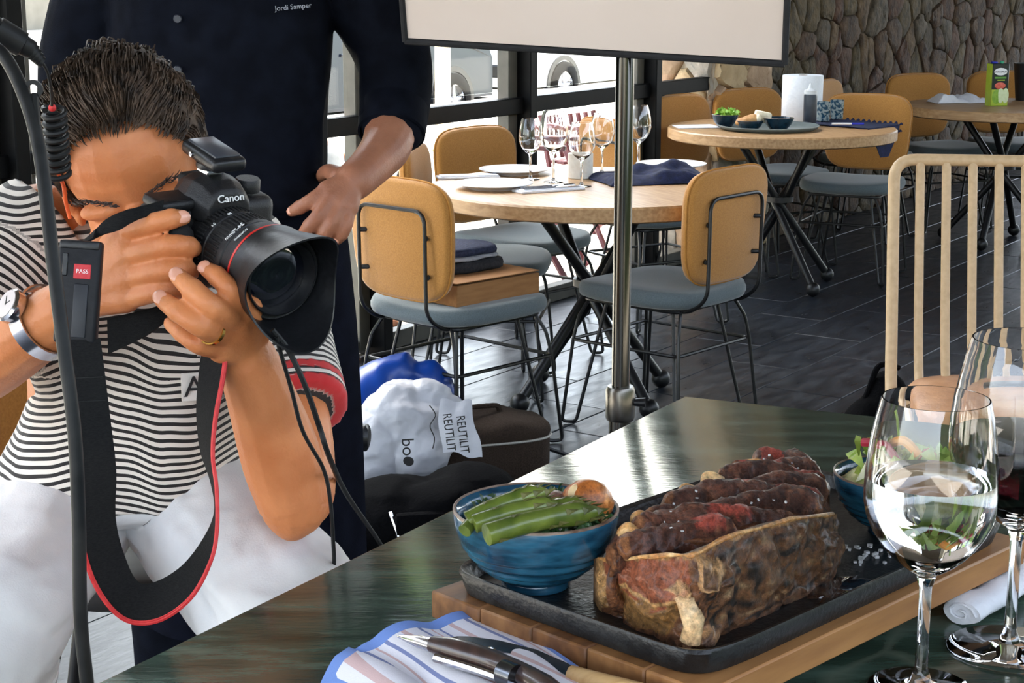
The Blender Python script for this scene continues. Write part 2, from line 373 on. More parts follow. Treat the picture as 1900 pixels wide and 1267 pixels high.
tree(-8.5, -26, 6, 'leafy street tree beyond the leftmost window pane'); tree(-4, -30, 7, 'tall leafy street tree behind the navy parked car')
for k_, (x_, d_, h_) in enumerate(((-15, -23, 8.5), (1.5, -22, 9.5), (7, -24, 10), (12.5, -23, 9.5), (18, -25, 10), (24, -24, 10))): tree(x_, d_, h_, 'leafy tree added across the road to screen the sky, %s in the row' % ('first', 'second', 'third', 'fourth', 'fifth', 'last')[k_])  # row added to hide low sky and dim its reflections indoors
# parked cars -------------------------------------------------
def car(name, label, paint, t, d, flip=False, length=4.4, height=1.5, group=None):
    root = thing(name, label, 'car', wp(t, d, -.35), AW + (pi if flip else 0), group)
    h = height; k = length / 4.4
    prof = [(-2.2, .35), (-2.2, .75), (-2.1, .92), (-1.45, 1.0), (-.75, h * .97), (.0, h), (.85, h * .97), (1.5, 1.05), (2.1, .98), (2.2, .8), (2.2, .35)]
    prof = [(x * k, z) for x, z in prof]
    body = MB(); rings = []
    for y, sc in ((-.86, .9), (-.8, .99), (-.4, 1.0), (.4, 1.0), (.8, .99), (.86, .9)):
        rings.append([V((x * (1 if abs(y) < .85 else .985), y * (.83 if z > 1.06 else 1), .35 + (z - .35) * (1 if abs(y) < .85 else .97))) for x, z in prof])
    body.loft(rings); body.build('body', paint, root, True, angle=35)
    GL = mat('car_glass', rgb(40, 52, 60), .06, c2=rgb(52, 64, 72), scale=2, coat=.5)
    for sy in (-1, 1):
        MB().prism([V((-1.3 * k, sy * .735, 1.03)), V((-.68 * k, sy * .715, h * .93)), (0, sy * .715, h * .95), (.02, sy * .735, 1.03)], (0, sy * .012, 0)).build('side_window', GL, root, False)
        MB().prism([V((.08 * k, sy * .735, 1.03)), V((.06 * k, sy * .715, h * .95)), (.8 * k, sy * .715, h * .93), (1.35 * k, sy * .735, 1.06)], (0, sy * .012, 0)).build('side_window', GL, root, False)
        for sx in (-1, 1):
            hp = MB().rbox((sx * .34 * k - .2, sy * .868, .93), (.2, .03, .03), .008, 1); hp.build('door_handle', paint, root, False)
    MB().rbox((-2.2 * k, 0, .55), (.06, 1.5, .16), .02, 1).build('bumper', BLACKP, root); MB().rbox((2.2 * k, 0, .55), (.06, 1.5, .16), .02, 1).build('bumper', BLACKP, root)
    for sx in (-1.32, 1.36):
        for sy in (-1, 1):
            R = Matrix.Rotation(pi / 2, 3, 'X')
            ar = MB().lathe([(.34, -.02), (.40, -.02), (.40, .02), (.34, .02)], 28, (sx * k, sy * .862, .33), R); ar.build('wheel_arch', BLACKP, root)
            ti = MB().lathe([(.20, -.11), (.29, -.115), (.325, -.09), (.325, .09), (.29, .115), (.20, .11)], 28, (sx * k, sy * .80, .325), R).build('tyre', mat('tyre_rubber', rgb(16, 16, 17), .9, c2=rgb(22, 22, 23), scale=30, spec=.1), root)
            rm = MB().lathe([(.0, -.06), (.05, -.06), (.05, .06), (0, .06)], 14, (sx * k, sy * .84, .325), R)
            rm.lathe([(.19, -.07), (.215, -.07), (.215, .07), (.19, .07)], 28, (sx * k, sy * .82, .325), R)
            for q in range(5):
                a = 2 * pi * q / 5 + .3; rm.tube([(sx * k, sy * .86, .325), (sx * k + .2 * cos(a), sy * .86, .325 + .2 * sin(a))], [.045, .03], 6)
            rm.build('rim', STEEL, ti)
    for sx, m_ in ((-1, mat('tail_lamp', rgb(150, 20, 20), .2, c2=rgb(170, 30, 30), scale=5)), (1, mat('head_lamp', rgb(220, 224, 230), .1, c2=rgb(230, 234, 238), scale=5))):
        for sy in (-1, 1): MB().rbox((sx * 2.15 * k, sy * .62, .82), (.14, .3, .13), .03, 2).build('lamp', m_, root)
    return root
DARKP = mat('navy_car_paint', rgb(12, 18, 30), .25, c2=rgb(16, 22, 35), scale=2, coat=.4, spec=.3)
WHITEP = mat('white_car_paint', rgb(236, 236, 236), .25, c2=rgb(230, 231, 232), scale=2, coat=1)
def along(px, zc): p = P(px, 200, zc); q = p - W0; return q.dot(UW), q.dot(NW)
t_, d_ = along(832, 19.5); car('parked_car', 'navy blue parked car with alloy wheels behind the pale street post', DARKP, t_ - 1.36, d_ - .8, False, 4.4, 1.55)
t_, d_ = along(1037, 22); car('parked_car', 'white parked car seen above the wine glasses outside', WHITEP, t_ + 1.32, d_ - .8, False, 4.4, 1.5)
t_, d_ = along(0, 11.2); car('parked_car', 'white parked car at the far left edge outside', WHITEP, t_ - .9, d_ + .1, False, 4.2, 1.45)
# outside pillar of stone
PILS = [mat('pale_stone_%s' % n, a, .9, c2=b, scale=9, bump=.8, bscale=30, detail=7) for n, a, b in (('warm', rgb(150, 122, 96), rgb(178, 150, 122)), ('grey', rgb(136, 128, 116), rgb(170, 160, 146)), ('ochre', rgb(158, 134, 98), rgb(188, 164, 128)))]
pil = struct(MB().box((0, 0, 1.45), (.62, .42, 3.0)).build('wall_pillar', mat('pale_mortar', rgb(166, 154, 136), .95, c2=rgb(182, 170, 152), scale=12, bump=.4), None, False, wp(*along(1308, 9.0), 0), (0, 0, AW)))
for p, poly in voronoi(-.31, .31, 0, 1.9, .2):
    mb = MB()
    if stone_mesh(mb, p, poly, .03): mb.build('stone', random.choice(PILS), pil, True, (0, -.21, 0), angle=60)
for p, poly in voronoi(-.21, .21, 0, 1.9, .2):
    mb = MB()
    if stone_mesh(mb, p, poly, .03, lambda x, y, z: (-.0 - z, -x, y)): mb.build('stone', random.choice(PILS), pil, True, (-.31, 0, 0), angle=60)
# pale street post and shrubs
q = P(822, 190, 15.5)
sp = thing('street_post', 'pale square street post in front of the navy car', 'post', (q.x, q.y, -.35), AW)
PP = mat('pale_post_paint', rgb(214, 200, 170), .7, c2=rgb(226, 214, 188), scale=9)
MB().rbox((0, 0, 1.6), (.11, .11, 3.2), .008, 1).build('shaft', PP, sp); MB().rbox((0, 0, .04), (.26, .26, .08), .01, 1).build('base_plate', PP, sp); MB().rbox((0, 0, 3.24), (.15, .15, .08), .015, 1).build('cap', PP, sp)
LEAF = mat('shrub_leaf', rgb(104, 136, 62), .6, c2=rgb(160, 184, 104), scale=12)
def shrub(px, py, zc, s, label, n=120):
    q = P(px, py, zc); t = thing('low_shrub', label, 'shrub', (q.x, q.y, -.35 if zc > 12 else -.02)); mb = MB(); rr = random.Random(px)
    for k in range(n):
        a = rr.uniform(0, 2 * pi); el = rr.uniform(.2, 1.4); d = V((cos(a) * cos(el), sin(a) * cos(el), sin(el))); L_ = s * rr.uniform(.5, 1); w = d.orthogonal().normalized() * L_ * .1
        m = d * L_ * .55 + V((0, 0, .02)); e = d * L_ - V((0, 0, L_ * .25)); mb.add([(0, 0, 0), m + w, e, m - w], [(0, 1, 2), (0, 2, 3)])
    mb.build('foliage', LEAF, t, False); MB().tube([(0, 0, -.02), (0, 0, s * .4)], s * .05, 6).build('stem', mat('bark', (0, 0, 0, 1)), t)
shrub(803, 200, 14.2, .5, 'small green shrub at the foot of the pale street post'); shrub(806, 246, 13.0, .32, 'low pale green plant on the sunny kerb'); shrub(745, 222, 15.4, .4, 'green shrub on the kerb beside the rolled navy sleeve')
# ---------------------------------------------------------------- dining chairs
def make_chair(label, group):
    t = thing('dining_chair', label, 'chair', (0, 0, 0), 0, group)
    sh = MB(); NN = 40; rings = []
    for z, k in ((.425, .90), (.432, .975), (.445, 1.0), (.458, 1.0), (.470, .97), (.476, .90), (.478, .6), (.479, .2)):
        rings.append([p + V((0, 0, .012 * (abs(p.x) / .22) ** 2 * (1 if z > .46 else .4))) for p in ring((0, .0, z), (.235 * k, 0, 0), (0, .235 * k, 0), NN, 3.6)])
    sh.loft(rings); sh.build('seat', GREYB, t, True, angle=60)
    bk = MB(); rings = []
    for y, k in ((-.022, .93), (-.016, .985), (-.004, 1.0), (.006, 1.0), (.016, .985), (.022, .93), (.023, .5)):
        rg = []
        for p in ring((0, 0, 0), (.212 * k, 0, 0), (0, .182 * k, 0), NN, 4.2):
            x, z = p.x, p.y; w = 1 + .06 * (z / .18); rg.append(V((x * w, -.235 + y - .10 * (z + .18) * .55 + .22 * x * x * 1.2, .685 + z)))
        rings.append(rg)
    bk.loft(rings); b = bk.build('backrest', YEL, t, True, angle=60)
    pp = MB(); rg = []
    for p in ring((0, 0, 0), (.2135, 0, 0), (0, .1835, 0), NN, 4.2):
        x, z = p.x, p.y; w = 1 + .06 * (z / .18); rg.append(V((x * w, -.235 - .004 - .10 * (z + .18) * .55 + .22 * x * x * 1.2, .685 + z)))
    pp.tube(rg, .0032, 6, True); pp.build('piping', mat('mustard_piping', rgb(168, 114, 46), .8, c2=rgb(180, 124, 54), scale=90), b)
    yb = lambda z, o=0: -.235 - .022 - .10 * (z - .685 + .18) * .55 - .008 + o
    fr = MB(); x = .145
    fr.tube(fillet([(-x * .9, .05, .418), (-x, -.21, .418), (-x, yb(.50) - .012, .47), (-x, yb(.78), .78), (x, yb(.78), .78), (x, yb(.50) - .012, .47), (x, -.21, .418), (x * .9, .05, .418)], .045, 6), .0062, 8); fr.build('back_frame', BLACKM, t)
    for sx in (-1, 1):
        for z in (.585, .70): MB().tube([(sx * x, yb(z), z), (sx * (x - .012), yb(z) + .012, z), (sx * (x - .014), yb(z, .03), z)], .0075, 7).build('bracket', BLACKM, t)
    sf = MB().tube(fillet([(-.17, -.18, .418), (.17, -.18, .418), (.17, .19, .418), (-.17, .19, .418)], .03, 4, True), .006, 7, True); sf.build('seat_frame', BLACKM, t)
    sr = MB().tube(fillet([(-.20, -.205, .285), (.20, -.205, .285), (.20, .215, .285), (-.20, .215, .285)], .02, 3, True), .0058, 7, True); sr.build('stretcher', BLACKM, t)
    for sx in (-1, 1):
        for sy in (-1, 1):
            l = MB().tube(fillet([(sx * .15, sy * .18, .42), (sx * .185, sy * .2, .36), (sx * .2, sy * .21, .285), (sx * .225, sy * .235, .008), (sx * .195, sy * .20, .006), (sx * .12, sy * .13, .42)], .016, 4), .006, 7); l.build('leg', BLACKM, t)
    return t
CH = make_chair('', 'mustard dining chairs around the round tables')
def chair(x, y, fx, fy, label, first=[True]):
    o = CH if first[0] else dup(CH); first[0] = False
    o.location = (x, y, 0); o.rotation_euler = (0, 0, atan2(fy, fx) - pi / 2); o['label'] = label; return o
chair(-.165, 5.18, .69, .72, 'mustard and grey dining chair holding a cardboard box and folded clothes')
chair(.49, 5.44, -.755, .655, 'mustard dining chair with wire-framed back turned to the viewer, right of the laid table')
chair(-.10, 5.93, .99, -.12, 'mustard dining chair tucked left of the laid table behind the forearm of the cook')
chair(.03, 6.45, .72, -.69, 'mustard dining chair against the window at the back left of the laid table')
chair(.60, 7.12, .85, .5, 'mustard dining chair seen behind the wine glasses, facing the table with the tray')
chair(.97, 8.15, .66, -.75, 'mustard dining chair by the window pillar at the left of the table with the tray')
chair(1.33, 8.56, .5, -.87, 'mustard dining chair behind the small bowls at the back of the table with the tray')
chair(1.645, 8.17, -.43, -.9, 'mustard dining chair with wide back behind the navy scarf, facing the viewer')
chair(1.95, 9.35, .75, -.45, 'mustard dining chair whose top shows just above the patterned tumblers')
chair(2.46, 9.8, .35, -.94, 'mustard dining chair against the stone wall behind the white crumpled napkin')
chair(2.95, 10.05, .0, -1, 'mustard dining chair against the stone wall behind the juice carton')
chair(3.22, 9.45, -1, -.1, 'mustard dining chair at the right edge beside the juice carton table')
chair(3.02, 8.82, -.5, .8, 'mustard dining chair at the right edge in front of the juice carton table')
# round tables
def make_table():
    t = thing('round_table', '', 'table', (0, 0, 0), 0, 'round oak dining tables')
    R = .56
    MB().lathe([(0, .698), (R - .012, .698), (R, .704), (R, .744), (R - .006, .75), (0, .75)], 72).build('tabletop', OAK, t, angle=30)
    MB().lathe([(.0, .682), (.26, .682), (.26, .698), (0, .698)], 32).build('mounting_plate', BLACKM, t)
    MB().lathe([(.055, .405), (.07, .405), (.07, .43), (.055, .43)], 24).build('hub_ring', BLACKM, t)
    for k in range(4):
        a = radians(8) + k * pi / 2
        a2 = a + pi
        l = MB().tube([(.24 * cos(a2), .24 * sin(a2), .69), (.035 * cos(a2 + .6), .035 * sin(a2 + .6), .42), (.31 * cos(a), .31 * sin(a), .035)], .0185, 12).build('leg', BLACKM, t)
        MB().ell((.31 * cos(a), .31 * sin(a), .034), .034, None, 16, 10).build('foot_ball', BLACKM, l)
    return t
TB = make_table(); TB.location = (.28, 5.74, 0); TB.rotation_euler.z = radians(27); TB['label'] = 'round pale oak table laid with plates and wine glasses, black crossed legs'
t2 = dup(TB); t2.location = (1.25, 7.9, 0); t2.rotation_euler.z = radians(18); t2.scale = (.94, .94, 1); t2['label'] = 'round pale oak table carrying the tray of bowls and the paper roll'
t3 = dup(TB); t3.location = (2.66, 9.2, 0); t3.rotation_euler.z = radians(50); t3.scale = (.98, .98, 1); t3['label'] = 'round pale oak table with the juice carton near the stone wall'
# maroon slatted terrace chairs outside
MAR = mat('maroon_painted_wood', rgb(74, 30, 38), .5, c2=rgb(92, 40, 48), scale=12, stretch=(1, 6, 1))
def maroon(x, y, rz, label):
    t = thing('terrace_chair', label, 'chair', (x, y, -.02), rz, 'maroon terrace chairs outside')
    for sx in (-1, 1):
        MB().tube([(sx * .24, .24, 0), (sx * .24, -.12, .62)], .016, 6).build('leg', MAR, t); MB().tube([(sx * .22, -.26, 0), (sx * .22, .18, .44), (sx * .22, .2, .46)], .016, 6).build('leg', MAR, t)
        MB().rbox((sx * .25, 0, .65), (.05, .46, .025), .005, 1).build('armrest', MAR, t); MB().tube([(sx * .22, -.2, .42), (sx * .22, -.27, .70)], .016, 6).build('back_post', MAR, t)
    for k in range(6): MB().rbox((0, -.2 + k * .08, .45), (.44, .06, .018), .004, 1).build('slat', MAR, t)
    for k in range(6): MB().rbox((-.16 + k * .064, -.245, .58), (.03, .016, .24), .004, 1, Matrix.Rotation(radians(15), 3, 'X')).build('slat', MAR, t)
    MB().rbox((0, .2, .16), (.46, .02, .04), .004, 1).build('stretcher', MAR, t)
    return t
p = wp(*along(985, 8.35)); maroon(p.x, p.y, AW + radians(200), 'maroon slatted terrace chair outside behind the wine glasses')
p = wp(*along(1120, 9.3)); maroon(p.x, p.y, AW + radians(170), 'maroon slatted terrace chair outside behind the light stand pole')
# ---------------------------------------------------------------- foreground: high stone-topped table
ZTAB = .985
def stone_top():
    m = bpy.data.materials.new('green_slate'); m.use_nodes = True; nt = m.node_tree; N = nt.nodes; L = nt.links; b = N['Principled BSDF']
    tc = N.new('ShaderNodeTexCoord'); mp = N.new('ShaderNodeMapping'); mp.inputs['Scale'].default_value = (1.0, 5, 1); mp.inputs['Rotation'].default_value = (0, 0, radians(-18)); L.new(tc.outputs['Object'], mp.inputs[0])
    n1 = N.new('ShaderNodeTexNoise'); n1.inputs['Scale'].default_value = 6; n1.inputs['Detail'].default_value = 9; n1.inputs['Roughness'].default_value = .65; L.new(mp.outputs[0], n1.inputs[0])
    r = N.new('ShaderNodeValToRGB'); e = r.color_ramp.elements; e[0].position = .3; e[0].color = rgb(34, 46, 38); e[1].position = .72; e[1].color = rgb(92, 114, 100)
    k = e.new(.5); k.color = rgb(54, 72, 60); L.new(n1.outputs[0], r.inputs[0])
    vn = N.new('ShaderNodeTexVoronoi'); vn.feature = 'DISTANCE_TO_EDGE'; vn.inputs['Scale'].default_value = 2.2; vn.inputs['Randomness'].default_value = 1
    nd = N.new('ShaderNodeTexNoise'); nd.inputs['Scale'].default_value = 5; mv = N.new('ShaderNodeMixRGB'); mv.inputs[0].default_value = .25; L.new(tc.outputs['Object'], mv.inputs[1]); L.new(nd.outputs[1], mv.inputs[2]); L.new(tc.outputs['Object'], nd.inputs[0]); L.new(mv.outputs[0], vn.inputs[0])
    vr = N.new('ShaderNodeValToRGB'); vr.color_ramp.elements[0].color = (1, 1, 1, 1); vr.color_ramp.elements[1].color = (0, 0, 0, 1); vr.color_ramp.elements[1].position = .012; L.new(vn.outputs[0], vr.inputs[0])
    mx = N.new('ShaderNodeMixRGB'); mx.inputs[2].default_value = rgb(116, 122, 104); L.new(r.outputs[0], mx.inputs[1]); ml = N.new('ShaderNodeMath'); ml.operation = 'MULTIPLY'; ml.inputs[1].default_value = .45; L.new(vr.outputs[0], ml.inputs[0]); L.new(ml.outputs[0], mx.inputs[0]); L.new(mx.outputs[0], b.inputs['Base Color'])
    rr = N.new('ShaderNodeMapRange'); rr.inputs['To Min'].default_value = .07; rr.inputs['To Max'].default_value = .2; L.new(n1.outputs[0], rr.inputs[0]); L.new(rr.outputs[0], b.inputs['Roughness'])
    n3 = N.new('ShaderNodeTexNoise'); n3.inputs['Scale'].default_value = 40; n3.inputs['Detail'].default_value = 4; L.new(mp.outputs[0], n3.inputs[0])
    bp = N.new('ShaderNodeBump'); bp.inputs['Strength'].default_value = .06; bp.inputs['Distance'].default_value = .004; L.new(n3.outputs[0], bp.inputs['Height']); L.new(bp.outputs[0], b.inputs['Normal'])
    b.inputs['Specular IOR Level'].default_value = .42
    return m
tc_ = G(1270, 735, ZTAB); tl_ = (G(180, 1267, ZTAB) - tc_).normalized(); tr_ = (G(1620, 772, ZTAB) - tc_).normalized()
bt = thing('bar_table', 'high table with a polished green slate top in the foreground', 'table', (tc_.x, tc_.y, 0))
q0 = V((0, 0, ZTAB - .022)); poly = [q0, q0 + tl_ * 1.32, q0 + tl_ * 1.32 + tr_ * 1.75, q0 + tr_ * 1.75]
def bprism(poly, d, off=.002):
    bm = bmesh.new(); vs = [bm.verts.new(p) for p in poly]; f = bm.faces.new(vs); r = bmesh.ops.extrude_face_region(bm, geom=[f])
    for v in r['geom']:
        if isinstance(v, bmesh.types.BMVert): v.co += V(d)
    bmesh.ops.bevel(bm, geom=bm.edges[:], offset=off, segments=2, profile=.5, affect='EDGES'); bm.verts.index_update()
    mb = MB(); mb.add([v.co.copy() for v in bm.verts], [[v.index for v in f.verts] for f in bm.faces]); bm.free(); return mb
bprism(poly, (0, 0, .022)).build('tabletop', stone_top(), bt)
for a, b in ((.12, .14), (1.2, .14), (.12, 1.6), (1.2, 1.6)):
    p = tl_ * a + tr_ * b; MB().rbox((p.x, p.y, (ZTAB - .022) / 2), (.05, .05, ZTAB - .022), .004, 1).build('leg', BLACKM, bt)
for a in (.12, 1.2):
    p = tl_ * a + tr_ * .14; q = tl_ * a + tr_ * 1.6; MB().tube([(p.x, p.y, .94), (q.x, q.y, .94)], .018, 4).build('crossbar', BLACKM, bt)
# ---------------------------------------------------------------- board and iron platter (local frame: x towards near right, y towards far right)
BO = V((.174, 1.224, 0)); BR = radians(-44.5); RB = Rz(BR)
def L2W(x, y, z): p = RB @ V((x, y, 0)) + BO; return V((p.x, p.y, z))
WAL = mat('walnut_board', rgb(104, 66, 36), .5, c2=rgb(146, 98, 56), scale=7, stretch=(10, 1.2, 8), bump=.06, detail=6)
bd = thing('serving_board', 'brown wooden serving board under the black iron platter', 'board', (BO.x, BO.y, ZTAB), BR)
planks = [(-.127 + .0508 * k) for k in range(6)]
for k in range(5):
    MB().rbox((planks[k] + .0254, 0, .0325), (.0503, .408, .021), .0015, 1).build('plank', mat('walnut_plank_%s' % 'abcde'[k], [rgb(98, 62, 34), rgb(116, 76, 42), rgb(104, 66, 38), rgb(128, 86, 48), rgb(148, 100, 58)][k], .5, c2=[rgb(136, 92, 54), rgb(150, 104, 62), rgb(138, 92, 52), rgb(158, 110, 64), rgb(176, 126, 76)][k], scale=8, stretch=(10, 1.2, 8), bump=.06), bd)
for y in (-.15, .15): MB().rbox((0, y, .011), (.2, .03, .022), .002, 1).build('batten', mat('walnut_board', (0, 0, 0, 1)), bd)
IRON = mat('seasoned_cast_iron', rgb(22, 22, 23), .32, c2=rgb(36, 36, 36), scale=50, bump=.12, bscale=220, rough2=.5)
ZB = ZTAB + .043; ZT = ZB + .007
pl = thing('iron_platter', 'black rectangular cast iron platter carrying the steak', 'platter', (BO.x, BO.y, ZB), BR)
mb = MB(); hx, hy = .121, .199
rg = []
for k, z in ((.93, 0), (.965, .001), (1.0, .016), (.99, .0185), (.955, .017), (.925, .0072), (.5, .007), (.05, .007)):
    rg.append([V((p.x, p.y, z)) for p in ring((0, 0, 0), (hx * k if k > .6 else hx * k, 0, 0), (0, (hy - hx * (1 - k)) if k > .6 else hy * k, 0), 64, 11)])
mb.loft(rg); mb.build('dish', IRON, pl, True, angle=50)
MB().rbox((0, hy + .012, .012), (.075, .03, .008), .003, 2).build('handle', IRON, pl)
# ---------------------------------------------------------------- steak
def meat(name, cols, rough=.42, sc=26, bump=.55, bs=70, attr=None):
    m = bpy.data.materials.new(name); m.use_nodes = True; nt = m.node_tree; N = nt.nodes; L = nt.links; b = N['Principled BSDF']; MATS[name] = m
    tc = N.new('ShaderNodeTexCoord'); n1 = N.new('ShaderNodeTexNoise'); n1.inputs['Scale'].default_value = sc; n1.inputs['Detail'].default_value = 9; n1.inputs['Roughness'].default_value = .68; n1.inputs['Distortion'].default_value = .8; L.new(tc.outputs['Object'], n1.inputs[0])
    r = N.new('ShaderNodeValToRGB'); r.color_ramp.elements.remove(r.color_ramp.elements[1])
    for i, (p, c) in enumerate(cols):
        e = r.color_ramp.elements[0] if i == 0 else r.color_ramp.elements.new(p); e.position = p; e.color = c
    L.new(n1.outputs[0], r.inputs[0]); out = r.outputs[0]
    n2 = N.new('ShaderNodeTexNoise'); n2.inputs['Scale'].default_value = bs * 3; n2.inputs['Detail'].default_value = 6; n2.inputs['Roughness'].default_value = .7; L.new(tc.outputs['Object'], n2.inputs[0])
    mr = N.new('ShaderNodeMapRange'); mr.inputs['From Min'].default_value = .3; mr.inputs['From Max'].default_value = .7; mr.inputs['To Min'].default_value = .35; mr.inputs['To Max'].default_value = 1.65; L.new(n2.outputs[0], mr.inputs[0])
    if attr:
        at = N.new('ShaderNodeAttribute'); at.attribute_name = attr; mx = N.new('ShaderNodeMixRGB'); mx.inputs[0].default_value = 1; mx.blend_type = 'MULTIPLY'
        sc2 = N.new('ShaderNodeMixRGB'); sc2.blend_type = 'MULTIPLY'; sc2.inputs[0].default_value = 1; L.new(at.outputs['Color'], mx.inputs[1]); L.new(out, mx.inputs[2]); out = mx.outputs[0]
    vm = N.new('ShaderNodeVectorMath'); vm.operation = 'SCALE'; L.new(out, vm.inputs[0]); L.new(mr.outputs[0], vm.inputs['Scale']); L.new(vm.outputs[0], b.inputs['Base Color'])
    b.inputs['Roughness'].default_value = rough; b.inputs['Coat Weight'].default_value = .22; b.inputs['Coat Roughness'].default_value = .2; b.inputs['Specular IOR Level'].default_value = .35
    bp = N.new('ShaderNodeBump'); bp.inputs['Strength'].default_value = bump; bp.inputs['Distance'].default_value = .004; L.new(n2.outputs[0], bp.inputs['Height']); L.new(bp.outputs[0], b.inputs['Normal']); return m
def vcol(o, name, cols):
    at = o.data.color_attributes.new(name, 'FLOAT_COLOR', 'POINT'); at.data.foreach_set('color', [c for q in cols for c in q])
GREYRAMP = [(.28, (.30, .28, .26, 1)), (.42, (.75, .72, .70, 1)), (.5, (1.05, 1.0, .95, 1)), (.58, (.7, .66, .62, 1)), (.66, (1.35, 1.3, 1.2, 1)), (.76, (.4, .36, .34, 1))]
CRUST = meat('seared_crust', [(.3, rgb(38, 20, 12)), (.42, rgb(84, 46, 26)), (.5, rgb(128, 78, 44)), (.57, rgb(92, 52, 30)), (.64, rgb(170, 118, 70)), (.74, rgb(60, 34, 22))], .4, 60, .9, 60)
SLICE = meat('sliced_meat', [(.3, rgb(46, 22, 15)), (.45, rgb(84, 42, 28)), (.55, rgb(110, 60, 40)), (.66, rgb(68, 34, 22)), (.78, rgb(140, 88, 58))], .36, 40, .8, 90)
PINK = meat('rare_meat', [(.3, rgb(150, 44, 36)), (.5, rgb(186, 74, 58)), (.7, rgb(120, 50, 36))], .3, 45, .6, 90)
FAT = meat('golden_fat', [(.3, rgb(150, 86, 40)), (.5, rgb(206, 152, 90)), (.62, rgb(228, 190, 134)), (.75, rgb(160, 92, 44))], .38, 30, .5, 60)
BONE = meat('bone', [(.3, rgb(140, 92, 56)), (.45, rgb(206, 168, 122)), (.6, rgb(226, 196, 152)), (.72, rgb(150, 70, 56))], .45, 24, .4, 60)
FACE = meat('bone_side', GREYRAMP, .42, 75, 1.0, 80, 'zone'); CUT = meat('cut_meat', GREYRAMP, .36, 90, .9, 100, 'zone')
CHAR = meat('charred_bone', [(.3, rgb(40, 30, 24)), (.5, rgb(96, 76, 58)), (.62, rgb(150, 122, 92)), (.75, rgb(54, 38, 30))], .55, 40, .7, 80)
sk = thing('sliced_steak', 'thick seared bone-in steak cut into slices on the iron platter', 'steak', (.15, 1.15, ZT - .002))
SO = V((.15, 1.15, ZT - .002)); W2S = lambda p: V(p) - SO
def nz(p, s, a): return noise.noise_vector(V(p) * s) * a
path = [G(1112, 1126, ZT), G(1185, 1168, ZT), G(1268, 1203, ZT), G(1310, 1196, ZT), G(1420, 1140, ZT), G(1520, 1090, ZT), G(1552, 1060, ZT)]
tops = [1.069, 1.084, 1.098, 1.101, 1.099, 1.088, 1.078]
cp = crom(path, 20); ct = crom([V((t, 0, 0)) for t in tops], 20); NP = len(cp) - 1
inw = V((-.25, .95, 0)).normalized()
def seg2(u, v, a, b):
    d = (b[0] - a[0], b[1] - a[1]); t = max(0, min(1, ((u - a[0]) * d[0] + (v - a[1]) * d[1]) / (d[0] ** 2 + d[1] ** 2))); return sqrt((u - a[0] - d[0] * t) ** 2 + ((v - a[1] - d[1] * t) * .45) ** 2)
def relief(u, v):
    k = max(0, 1 - seg2(u, v, (.30, .74), (.405, .02)) / .035); e = sqrt(((u - .46) / .07) ** 2 + ((v - .8) / .17) ** 2); e2 = sqrt(((u - .48) / .05) ** 2 + ((v - .12) / .12) ** 2)
    return .005 * min(1, k * 1.6) + .006 * max(0, 1 - e ** 4) - .002 * max(0, 1 - e * 1.8) + .006 * max(0, 1 - e2 ** 3)
def zone(u, v):
    n_ = noise.noise(V((u * 22, v * 8, 0))) * .5 + noise.noise(V((u * 60, v * 22, 4))) * .35; g = noise.noise(V((u * 34, v * 12, 9)))
    c = V((146, 94, 56)).lerp(V((86, 54, 34)), max(0, min(1, .5 + n_)))
    if u > .5: c = c.lerp(V((120, 84, 56)), .6); c = c.lerp(V((34, 26, 22)), max(0, min(1, g * 2.2 - .1))); c = c.lerp(V((176, 146, 110)), max(0, min(1, -g * 3 - .9)))
    if u < .34 and v > .55 + n_ * .15: c = c.lerp(V((160, 88, 60)), .85)
    if u < .30 and v <= .55 + n_ * .15 and v > .15: c = c.lerp(V((160, 120, 66)), .75)
    if u > .38 and v < .75 and v > .05 and g > .15 and u < .6: c = c.lerp(V((32, 26, 24)), .8)
    if seg2(u, v, (.30, .74), (.405, .02)) < .032 + n_ * .012: c = V((206, 164, 116)).lerp(V((170, 96, 76)), max(0, g))
    e = sqrt(((u - .46) / .07) ** 2 + ((v - .8) / .17) ** 2) + n_ * .2
    if e < 1: c = V((200, 156, 108)) if e > .62 else V((120, 88, 62))
    e = sqrt(((u - .48) / .05) ** 2 + ((v - .12) / .12) ** 2) + n_ * .2
    if e < 1: c = V((186, 140, 98)) if e > .6 else V((112, 82, 62))
    if v > .965 + n_ * .05: c = V((178, 134, 86))
    if seg2(u, v, (.0, .62), (.30, .60)) < .012 or (u < .03): c = V((200, 156, 102))
    return tuple(rgb(*c))
def front(u, v):
    i = min(int(u * NP + 1e-6), NP); p = cp[i]; h = ct[i].x - ZT; vv = min(v, 1)
    bul = sin(vv * pi) * .007 - .004 * vv; q = V((p.x, p.y, ZT - .004 + (h + .004) * vv)) - inw * bul
    am = 1 - .72 * max(0, min(1, (v - .8) / .2)); q += nz(q, 32, .0075 * am) + nz(q, 80, .0040 * am) + nz(q, 210, .0016) - inw * relief(u, v)
    if v < .01: q.z = max(q.z, ZT - .002)
    return W2S(q)
fm = MB().sheet(front, NP, 52, 0)
nb = len(fm.v); W_ = 53                                    # close the slab: back face set inward
def backp(u, v):
    i = min(int(u * NP + 1e-6), NP); p = cp[i] + inw * .014; h = ct[i].x - ZT; q = V((p.x, p.y, ZT - .004 + (h + .001) * v)); return W2S(q)
bk = MB().sheet(backp, NP, 52); o_ = len(fm.v); fm.v += bk.v; fm.f += [tuple(i + o_ for i in f)[::-1] for f in bk.f]
for i in range(NP): a = i * W_ + 52; b = (i + 1) * W_ + 52; fm.f.append((a, a + o_, b + o_, b)); a = i * W_; b = (i + 1) * W_; fm.f.append((b, b + o_, a + o_, a))
for i in (0, NP):
    for j in range(52): a = i * W_ + j; fm.f.append((a, a + 1, a + 1 + o_, a + o_))
